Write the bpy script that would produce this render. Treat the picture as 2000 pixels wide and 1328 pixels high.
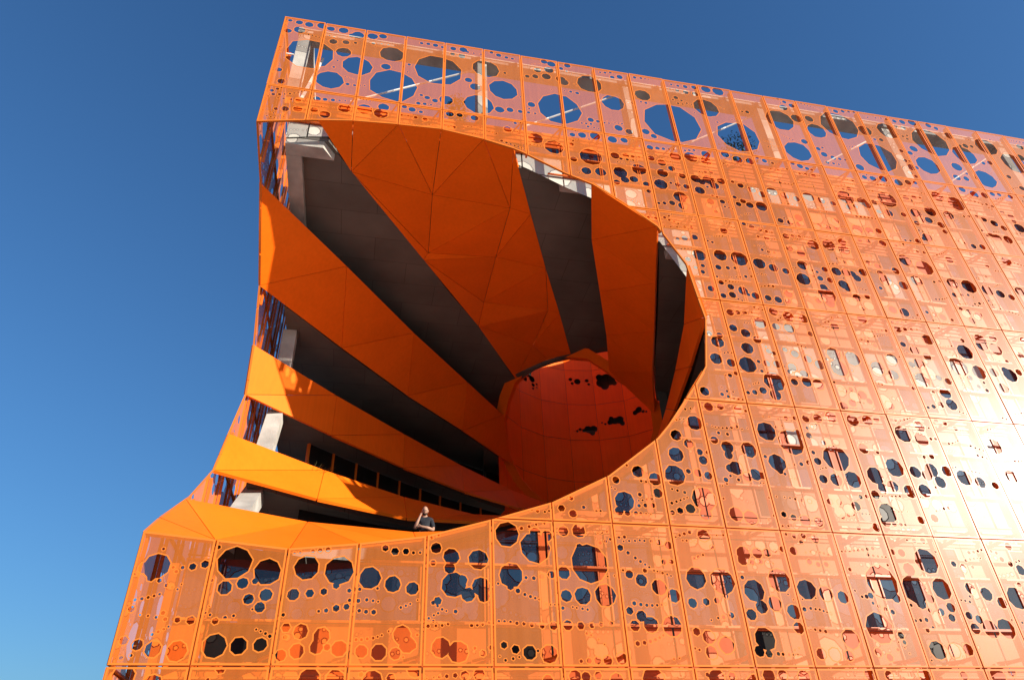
import bpy, math, random
from mathutils import Vector, Matrix
from mathutils.geometry import delaunay_2d_cdt
import numpy as np

for o in list(bpy.data.objects):
    bpy.data.objects.remove(o, do_unlink=True)
scene = bpy.context.scene
C = scene.collection
random.seed(7)
K = 0.75            # the building is laid out in facade modules; one module unit = 0.75 m
GROUND_Z = -1.65    # metres; the camera stands at eye height, z = 0

# ------------------------------------------------------------------ camera
cam_d = bpy.data.cameras.new('camera')
cam = bpy.data.objects.new('camera', cam_d)
C.objects.link(cam)
yaw, pit, roll = 0.225245758, 0.611738451, -0.0412597517
fw = Vector((math.sin(yaw) * math.cos(pit), math.cos(yaw) * math.cos(pit), math.sin(pit)))
rt = Vector((math.cos(yaw), -math.sin(yaw), 0))
up = rt.cross(fw)
r2 = math.cos(roll) * rt + math.sin(roll) * up
u2 = -math.sin(roll) * rt + math.cos(roll) * up
cam.matrix_world = Matrix(((r2.x, u2.x, -fw.x, 5.49842633 * K), (r2.y, u2.y, -fw.y, -18.8286445 * K),
                           (r2.z, u2.z, -fw.z, 0.0), (0, 0, 0, 1)))
cam_d.sensor_width = 36.0
cam_d.lens = 1367.826 / 2000 * 36.0
cam_d.clip_end = 5000
scene.camera = cam

# ------------------------------------------------------------------ sky, sun, exposure
SUN_AZ, SUN_EL = math.radians(51.0), math.radians(18.3)   # azimuth from the facade normal towards +X
sun_dir = Vector((math.sin(SUN_AZ) * math.cos(SUN_EL), -math.cos(SUN_AZ) * math.cos(SUN_EL), math.sin(SUN_EL)))
world = bpy.data.worlds.new('World')
scene.world = world
world.use_nodes = True
wn = world.node_tree
bg = wn.nodes['Background']
sky = wn.nodes.new('ShaderNodeTexSky')
sky.sky_type = 'NISHITA'
sky.sun_disc = False
sky.sun_elevation = SUN_EL
sky.sun_rotation = math.atan2(sun_dir.x, sun_dir.y)
sky.air_density = 1.6
sky.dust_density = 1.0
sky.ozone_density = 10.0
sky.altitude = 0
wn.links.new(sky.outputs[0], bg.inputs[0])
bg.inputs[1].default_value = 0.066
sun_l = bpy.data.lights.new('sun', 'SUN')
sun_l.energy = 4.4
sun_l.angle = math.radians(0.53)
sun_l.color = (1.0, 0.90, 0.76)
sun_o = bpy.data.objects.new('sun', sun_l)
C.objects.link(sun_o)
sun_o.rotation_euler = sun_dir.to_track_quat('Z', 'Y').to_euler()
sun_o.location = (30, -40, 40)
scene.view_settings.view_transform = 'Standard'
scene.view_settings.look = 'None'
scene.view_settings.gamma = 1.0
scene.view_settings.use_curve_mapping = False
scene.view_settings.exposure = 1.2
scene.render.engine = 'CYCLES'
scene.cycles.max_bounces = 8
scene.cycles.diffuse_bounces = 5
scene.cycles.glossy_bounces = 4
scene.cycles.transparent_max_bounces = 16
scene.cycles.sample_clamp_indirect = 6.0
scene.cycles.use_denoising = True

# ------------------------------------------------------------------ materials
def new_mat(name):
    m = bpy.data.materials.new(name)
    m.use_nodes = True
    return m, m.node_tree, m.node_tree.nodes['Principled BSDF']

def noise_tint(nt, bsdf, col, amount, scale, detail=4.0, rough=None, stretch=(1, 1, 1), panel=0.0):
    """base colour varied by noise; optional roughness variation"""
    tc = nt.nodes.new('ShaderNodeNewGeometry')
    mp = nt.nodes.new('ShaderNodeMapping')
    mp.inputs['Scale'].default_value = stretch
    nt.links.new(tc.outputs['Position'], mp.inputs['Vector'])
    nz = nt.nodes.new('ShaderNodeTexNoise')
    nz.inputs['Scale'].default_value = scale
    nz.inputs['Detail'].default_value = detail
    nt.links.new(mp.outputs[0], nz.inputs['Vector'])
    ra = nt.nodes.new('ShaderNodeMapRange')
    ra.inputs['To Min'].default_value = 1 - amount
    ra.inputs['To Max'].default_value = 1 + amount
    ra.inputs['From Min'].default_value = 0.3
    ra.inputs['From Max'].default_value = 0.7
    nt.links.new(nz.outputs[0], ra.inputs['Value'])
    fac = ra.outputs[0]
    if panel:       # every sheet a little different, with faint rain streaks
        oi = nt.nodes.new('ShaderNodeObjectInfo')
        r1 = nt.nodes.new('ShaderNodeMapRange')
        r1.inputs['To Min'].default_value = 1 - panel
        r1.inputs['To Max'].default_value = 1 + panel
        nt.links.new(oi.outputs['Random'], r1.inputs['Value'])
        m2 = nt.nodes.new('ShaderNodeMapping')
        m2.inputs['Scale'].default_value = (5.0, 5.0, 0.22)
        nt.links.new(tc.outputs['Position'], m2.inputs['Vector'])
        n2 = nt.nodes.new('ShaderNodeTexNoise')
        n2.inputs['Scale'].default_value = 2.0
        n2.inputs['Detail'].default_value = 5.0
        nt.links.new(m2.outputs[0], n2.inputs['Vector'])
        r3 = nt.nodes.new('ShaderNodeMapRange')
        r3.inputs['From Min'].default_value = 0.35
        r3.inputs['From Max'].default_value = 0.65
        r3.inputs['To Min'].default_value = 1 - panel * 0.8
        r3.inputs['To Max'].default_value = 1 + panel * 0.4
        nt.links.new(n2.outputs[0], r3.inputs['Value'])
        for extra in (r1.outputs[0], r3.outputs[0]):
            mm = nt.nodes.new('ShaderNodeMath')
            mm.operation = 'MULTIPLY'
            nt.links.new(fac, mm.inputs[0])
            nt.links.new(extra, mm.inputs[1])
            fac = mm.outputs[0]
    mu = nt.nodes.new('ShaderNodeVectorMath')
    mu.operation = 'SCALE'
    mu.inputs[0].default_value = col[:3]
    nt.links.new(fac, mu.inputs['Scale'])
    nt.links.new(mu.outputs[0], bsdf.inputs['Base Color'])
    if rough:
        rr = nt.nodes.new('ShaderNodeMapRange')
        rr.inputs['To Min'].default_value = rough[0]
        rr.inputs['To Max'].default_value = rough[1]
        nt.links.new(nz.outputs[0], rr.inputs['Value'])
        nt.links.new(rr.outputs[0], bsdf.inputs['Roughness'])
    return nz

def simple(name, col, rough=0.6, spec=0.5, amount=0.05, scale=3.0, metallic=0.0, bump=0.0, bscale=40.0, rvar=None, stretch=(1, 1, 1), panel=0.0):
    m, nt, b = new_mat(name)
    b.inputs['Roughness'].default_value = rough
    b.inputs['Specular IOR Level'].default_value = spec
    b.inputs['Metallic'].default_value = metallic
    noise_tint(nt, b, col, amount, scale, rough=rvar, stretch=stretch, panel=panel)
    if bump:
        nz = nt.nodes.new('ShaderNodeTexNoise')
        nz.inputs['Scale'].default_value = bscale
        nz.inputs['Detail'].default_value = 6
        g = nt.nodes.new('ShaderNodeNewGeometry')
        nt.links.new(g.outputs['Position'], nz.inputs['Vector'])
        bp = nt.nodes.new('ShaderNodeBump')
        bp.inputs['Strength'].default_value = bump
        bp.inputs['Distance'].default_value = 0.02
        nt.links.new(nz.outputs[0], bp.inputs['Height'])
        nt.links.new(bp.outputs[0], b.inputs['Normal'])
    return m

ORANGE = (0.56, 0.152, 0.022)
M = {}
M['orange'] = simple('orange_sheet_metal', ORANGE, 0.36, 0.13, 0.03, 1.5, rvar=(0.29, 0.37))
M['cladding'] = simple('orange_cladding_paint', (0.88, 0.150, 0.006), 0.5, 0.12, 0.05, 0.8, rvar=(0.42, 0.55), panel=0.05)
M['wall'] = simple('orange_wall_cassette', (0.70, 0.115, 0.005), 0.45, 0.4, 0.05, 1.1, rvar=(0.38, 0.55), panel=0.06)
M['frame'] = simple('orange_frame_paint', (0.66, 0.13, 0.010), 0.4, 0.5, 0.04, 2.0)
M['concrete'] = simple('cast_concrete', (0.36, 0.345, 0.315), 0.85, 0.25, 0.26, 1.6, bump=0.4, bscale=30)
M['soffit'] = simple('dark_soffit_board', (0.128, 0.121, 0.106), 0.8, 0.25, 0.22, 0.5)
def soffit_joints(m):
    """board joints of the terrace ceilings: 1.2 x 2.4 m boards with dark gaps"""
    nt = m.node_tree
    b = nt.nodes['Principled BSDF']
    src = b.inputs['Base Color'].links[0].from_socket
    g = nt.nodes.new('ShaderNodeNewGeometry')
    br = nt.nodes.new('ShaderNodeTexBrick')
    br.inputs['Scale'].default_value = 1.0
    br.inputs['Brick Width'].default_value = 2.4
    br.inputs['Row Height'].default_value = 1.2
    br.inputs['Mortar Size'].default_value = 0.008
    br.inputs['Color1'].default_value = (1, 1, 1, 1)
    br.inputs['Color2'].default_value = (0.86, 0.86, 0.86, 1)
    br.inputs['Mortar'].default_value = (0.45, 0.45, 0.45, 1)
    nt.links.new(g.outputs['Position'], br.inputs['Vector'])
    mx = nt.nodes.new('ShaderNodeMix')
    mx.data_type = 'RGBA'
    mx.blend_type = 'MULTIPLY'
    mx.inputs[0].default_value = 1.0
    nt.links.new(src, mx.inputs[6])
    nt.links.new(br.outputs['Color'], mx.inputs[7])
    nt.links.new(mx.outputs[2], b.inputs['Base Color'])
soffit_joints(M['soffit'])
M['roof'] = simple('roof_gravel', (0.35, 0.33, 0.30), 0.95, 0.2, 0.2, 12, bump=0.5, bscale=80)
M['floor'] = simple('terrace_floor', (0.22, 0.21, 0.20), 0.8, 0.3, 0.12, 4)
M['rod'] = simple('galvanised_steel_rod', (0.72, 0.72, 0.70), 0.4, 0.5, 0.06, 6)
M['ground'] = simple('quay_paving', (0.38, 0.365, 0.335), 0.9, 0.3, 0.15, 0.6, bump=0.2, bscale=25)
M['dark'] = simple('dark_joint', (0.10, 0.02, 0.006), 0.7, 0.2, 0.1, 3)

def perforated(name, open_area):
    """painted sheet whose fine punched dots (3 cm pitch, far below a pixel) let through a fixed share of the light"""
    m, nt, b = new_mat(name)
    b.inputs['Specular IOR Level'].default_value = 0.13
    noise_tint(nt, b, ORANGE, 0.03, 1.5, rough=(0.29, 0.37), panel=0.09)
    b.inputs['Coat Weight'].default_value = 0.3
    b.inputs['Coat Roughness'].default_value = 0.5
    b.inputs['Coat IOR'].default_value = 1.5
    tr = nt.nodes.new('ShaderNodeBsdfTransparent')
    mx = nt.nodes.new('ShaderNodeMixShader')
    mx.inputs[0].default_value = open_area
    nt.links.new(b.outputs[0], mx.inputs[1])
    nt.links.new(tr.outputs[0], mx.inputs[2])
    nt.links.new(mx.outputs[0], nt.nodes['Material Output'].inputs[0])
    return m
M['perf_side'] = perforated('orange_perforated_sheet_side', 0.22)  # darker back at grazing view, put in as a smaller open share
M['perf'] = perforated('orange_perforated_sheet', 0.51)

def glassy():
    m, nt, b = new_mat('coated_window_glass')
    b.inputs['Base Color'].default_value = (0.012, 0.018, 0.028, 1)
    b.inputs['Roughness'].default_value = 0.03
    b.inputs['IOR'].default_value = 2.1
    b.inputs['Specular IOR Level'].default_value = 0.5
    g = nt.nodes.new('ShaderNodeNewGeometry')
    nz = nt.nodes.new('ShaderNodeTexNoise')
    nz.inputs['Scale'].default_value = 0.9
    nt.links.new(g.outputs['Position'], nz.inputs['Vector'])
    bp = nt.nodes.new('ShaderNodeBump')
    bp.inputs['Strength'].default_value = 0.05
    bp.inputs['Distance'].default_value = 0.05
    nt.links.new(nz.outputs[0], bp.inputs['Height'])
    nt.links.new(bp.outputs[0], b.inputs['Normal'])
    return m
M['glass'] = glassy()
M['pale_pane'] = simple('pale_window_pane', (0.50, 0.50, 0.45), 0.12, 0.5, 0.12, 1.5)  # pale panes; bright reflections at the opening edge are put into this colour
M['darkglass'] = simple('terrace_door_glass', (0.014, 0.011, 0.010), 0.35, 0.12, 0.3, 1.2)

# ------------------------------------------------------------------ mesh helpers (coordinates in module units)
def link(o, parent=None):
    C.objects.link(o)
    if parent:
        o.parent = parent
    return o

def empty(name, parent=None, loc=(0, 0, 0)):
    o = bpy.data.objects.new(name, None)
    o.location = loc
    o.empty_display_size = 0.5
    return link(o, parent)

def mk(name, verts, faces, mats, parent=None, midx=None, smooth=False, k=K):
    me = bpy.data.meshes.new(name)
    me.from_pydata([(v[0] * k, v[1] * k, v[2] * k) for v in verts], [], faces)
    for m in (mats if isinstance(mats, (list, tuple)) else [mats]):
        me.materials.append(m)
    if midx is not None:
        me.polygons.foreach_set('material_index', midx)
    if smooth:
        me.polygons.foreach_set('use_smooth', [True] * len(me.polygons))
    me.update()
    return link(bpy.data.objects.new(name, me), parent)

BOXF = [(0, 3, 2, 1), (4, 5, 6, 7), (0, 1, 5, 4), (1, 2, 6, 5), (2, 3, 7, 6), (3, 0, 4, 7)]
def boxv(x0, x1, y0, y1, z0, z1):
    return [(x0, y0, z0), (x1, y0, z0), (x1, y1, z0), (x0, y1, z0), (x0, y0, z1), (x1, y0, z1), (x1, y1, z1), (x0, y1, z1)]

def box(name, x0, x1, y0, y1, z0, z1, mat, parent=None):
    return mk(name, boxv(x0, x1, y0, y1, z0, z1), BOXF, mat, parent)

def bar(name, a, b, w, h, mat, parent=None, side=None):
    """a square bar from a to b"""
    a, b = Vector(a), Vector(b)
    d = (b - a).normalized()
    s = Vector(side) if side else (d.cross(Vector((0, 0, 1))) if abs(d.z) < 0.95 else Vector((1, 0, 0)))
    s = (s - d * s.dot(d)).normalized()
    t = d.cross(s)
    vs = []
    for p in (a, b):
        for i, j in ((-1, -1), (1, -1), (1, 1), (-1, 1)):
            vs.append(tuple(p + s * (i * w / 2) + t * (j * h / 2)))
    return mk(name, vs, BOXF, mat, parent)

def in_poly(px, pz, poly):
    """vectorised point in polygon"""
    inside = np.zeros(px.shape, bool)
    n = len(poly)
    for i in range(n):
        x0, z0 = poly[i]
        x1, z1 = poly[(i + 1) % n]
        if z0 == z1:
            continue
        c = ((z0 > pz) != (z1 > pz)) & (px < (x1 - x0) * (pz - z0) / (z1 - z0) + x0)
        inside ^= c
    return inside

def offset_poly(poly, d):
    n = len(poly)
    area = sum(poly[i][0] * poly[(i + 1) % n][1] - poly[(i + 1) % n][0] * poly[i][1] for i in range(n))
    s = 1 if area > 0 else -1
    out = []
    for i in range(n):
        a, b, c = Vector(poly[i - 1]), Vector(poly[i]), Vector(poly[(i + 1) % n])
        n1 = Vector(((b - a).y, -(b - a).x)).normalized() * s
        n2 = Vector(((c - b).y, -(c - b).x)).normalized() * s
        m = (n1 + n2)
        m = m.normalized() if m.length > 1e-6 else n1
        out.append(tuple(b + m * (d / max(0.4, m.dot(n1)))))
    return out

def cdt(polys):
    """constrained triangulation of closed outlines; returns verts array and triangles"""
    vs, es = [], []
    for p in polys:
        o = len(vs)
        vs += [Vector(q) for q in p]
        es += [(o + i, o + (i + 1) % len(p)) for i in range(len(p))]
    r = delaunay_2d_cdt(vs, es, [], 0, 1e-5, False)
    return np.array([(v.x, v.y) for v in r[0]]), [f for f in r[2] if len(f) == 3]
# ------------------------------------------------------------------ measured data, module units
EDGES = {"23.4": [[[1.93, 0.05], [3.6, 2.44], [7.2, 7.57], [10.8, 12.67], [14.01, 17.82]], [[10.21, 0.06], [11.78, 3.6], [13.38, 7.2], [15.06, 10.8], [16.75, 14.59]]], "22.2": [[[0.04, 2.8], [3.6, 7.26], [7.2, 12.18], [10.8, 16.73], [13.68, 20.38]], [[12.9, 0.05], [14.59, 3.6], [16.11, 7.2], [17.62, 10.8], [18.93, 14.29]]], "20": [[[-0.01, 6.57], [3.6, 10.95], [7.2, 15.14], [10.8, 18.8], [14.77, 23.14]], [[15.93, 0.04], [17.38, 3.6], [18.69, 7.2], [19.97, 10.8], [21.47, 14.4], [21.72, 15.13]]], "17.8": [[[0.02, 8.07], [3.6, 11.86], [7.2, 15.5], [10.8, 18.98], [14.4, 22.11], [17.31, 24.12]], [[17.02, -0.01], [18.33, 3.6], [19.4, 7.2], [20.37, 10.8], [21.22, 14.4], [21.92, 18.87]]], "15.6": [[[0.05, 8.51], [3.6, 11.82], [7.2, 14.94], [10.8, 17.65], [14.4, 19.69], [17.78, 19.97]], [[17.19, -0.01], [18.17, 3.6], [18.96, 7.2], [19.53, 10.8], [19.78, 14.4], [18.18, 19.73]]], "13": [[[0.03, 7.19], [3.6, 10.0], [7.2, 12.52], [10.8, 14.31], [14.35, 14.27]], [[16.61, 0.05], [17.0, 3.6], [17.13, 7.2], [16.73, 10.8], [14.95, 13.93]]], "10.9": [[[0.07, 5.84], [3.6, 8.03], [7.2, 9.67], [11.28, 9.79]], [[15.12, 0.06], [14.95, 3.6], [13.97, 7.2], [12.67, 8.99]]], "8.8": [[[0.01, 3.37], [3.6, 4.91], [7.2, 5.42], [8.97, 4.99]], [[12.56, 0.1], [10.87, 3.6], [10.06, 4.37]]]}
VOIDS = {"23.45": [[[2.14, 0.03], [3.13, 1.45], [4.14, 2.87], [5.14, 4.28], [6.12, 5.71], [7.12, 7.13], [8.07, 8.57], [9.03, 10.02], [10.07, 11.41], [11.13, 12.79], [12.08, 14.24], [12.9, 15.76], [13.78, 17.24]], [[10.03, 0.04], [10.53, 1.28], [11.06, 2.5], [11.62, 3.7], [12.18, 4.9], [12.72, 6.12], [13.23, 7.35], [13.76, 8.57], [14.33, 9.76], [14.9, 10.96], [15.43, 12.18], [15.96, 13.4], [16.5, 14.61]]], "20.0": [[[-0.01, 6.57], [1.15, 7.9], [2.27, 9.25], [3.34, 10.62], [4.47, 11.96], [5.6, 13.3], [6.75, 14.64], [7.93, 15.95], [9.18, 17.22], [10.48, 18.46], [11.67, 19.77], [12.84, 21.09], [14.05, 22.38]], [[15.93, 0.04], [16.44, 1.28], [16.96, 2.5], [17.43, 3.75], [17.9, 5.01], [18.36, 6.27], [18.81, 7.54], [19.25, 8.81], [19.7, 10.07], [20.18, 11.32], [20.69, 12.55], [21.22, 13.77], [21.69, 15.03]]], "16.3": [[[0.04, 8.49], [1.24, 9.67], [2.46, 10.85], [3.66, 12.03], [4.91, 13.18], [6.17, 14.33], [7.43, 15.48], [8.75, 16.6], [10.11, 17.69], [11.51, 18.75], [12.98, 19.78], [14.57, 20.74], [16.45, 21.53]], [[17.22, 0.06], [17.69, 1.56], [18.15, 3.05], [18.57, 4.57], [18.95, 6.11], [19.31, 7.66], [19.63, 9.24], [19.93, 10.83], [20.18, 12.44], [20.37, 14.09], [20.48, 15.79], [20.47, 17.56], [20.16, 19.5]]], "11.6": [[[0.06, 6.4], [0.77, 6.93], [1.5, 7.45], [2.25, 7.95], [3.03, 8.44], [3.81, 8.93], [4.61, 9.4], [5.43, 9.87], [6.28, 10.31], [7.18, 10.73], [8.16, 11.1], [9.27, 11.4], [10.62, 11.56]], [[15.7, 0.05], [15.74, 0.73], [15.77, 1.41], [15.79, 2.11], [15.79, 2.81], [15.77, 3.52], [15.73, 4.25], [15.67, 4.99], [15.58, 5.75], [15.45, 6.53], [15.26, 7.34], [15.0, 8.2], [14.59, 9.14], [13.76, 10.33]]], "7.35": [[[0.03, 1.2], [0.39, 1.34], [0.76, 1.48], [1.13, 1.62], [1.51, 1.75], [1.91, 1.87], [2.32, 1.99], [2.75, 2.09], [3.21, 2.18], [3.69, 2.25], [4.22, 2.29], [4.81, 2.3], [5.51, 2.25], [6.43, 2.07]], [[9.32, 0.04], [9.15, 0.26], [8.95, 0.49], [8.7, 0.76], [8.34, 1.08]]]}
RING = [[21.99, 15.91, 19.44], [21.54, 14.88, 20.28], [20.66, 14.46, 21.08], [19.66, 14.43, 21.73], [18.7, 14.32, 22.39], [17.64, 14.26, 23.07], [16.57, 14.86, 23.46], [15.55, 15.72, 23.61], [14.63, 16.77, 23.62], [13.96, 18.04, 23.34], [13.75, 19.41, 22.73], [13.74, 20.66, 22.07], [13.98, 21.73, 21.35], [14.36, 22.55, 20.62], [14.85, 23.23, 19.94], [15.44, 23.78, 19.3], [16.1, 24.11, 18.71], [16.8, 24.22, 18.18], [17.55, 24.17, 17.74], [18.3, 23.93, 17.39], [19.05, 23.55, 17.15], [19.76, 22.99, 17.01], [20.41, 22.27, 16.97], [20.99, 21.44, 17.07], [21.47, 20.47, 17.29], [21.83, 19.42, 17.64], [22.04, 18.27, 18.11], [22.1, 17.11, 18.71]]
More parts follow.
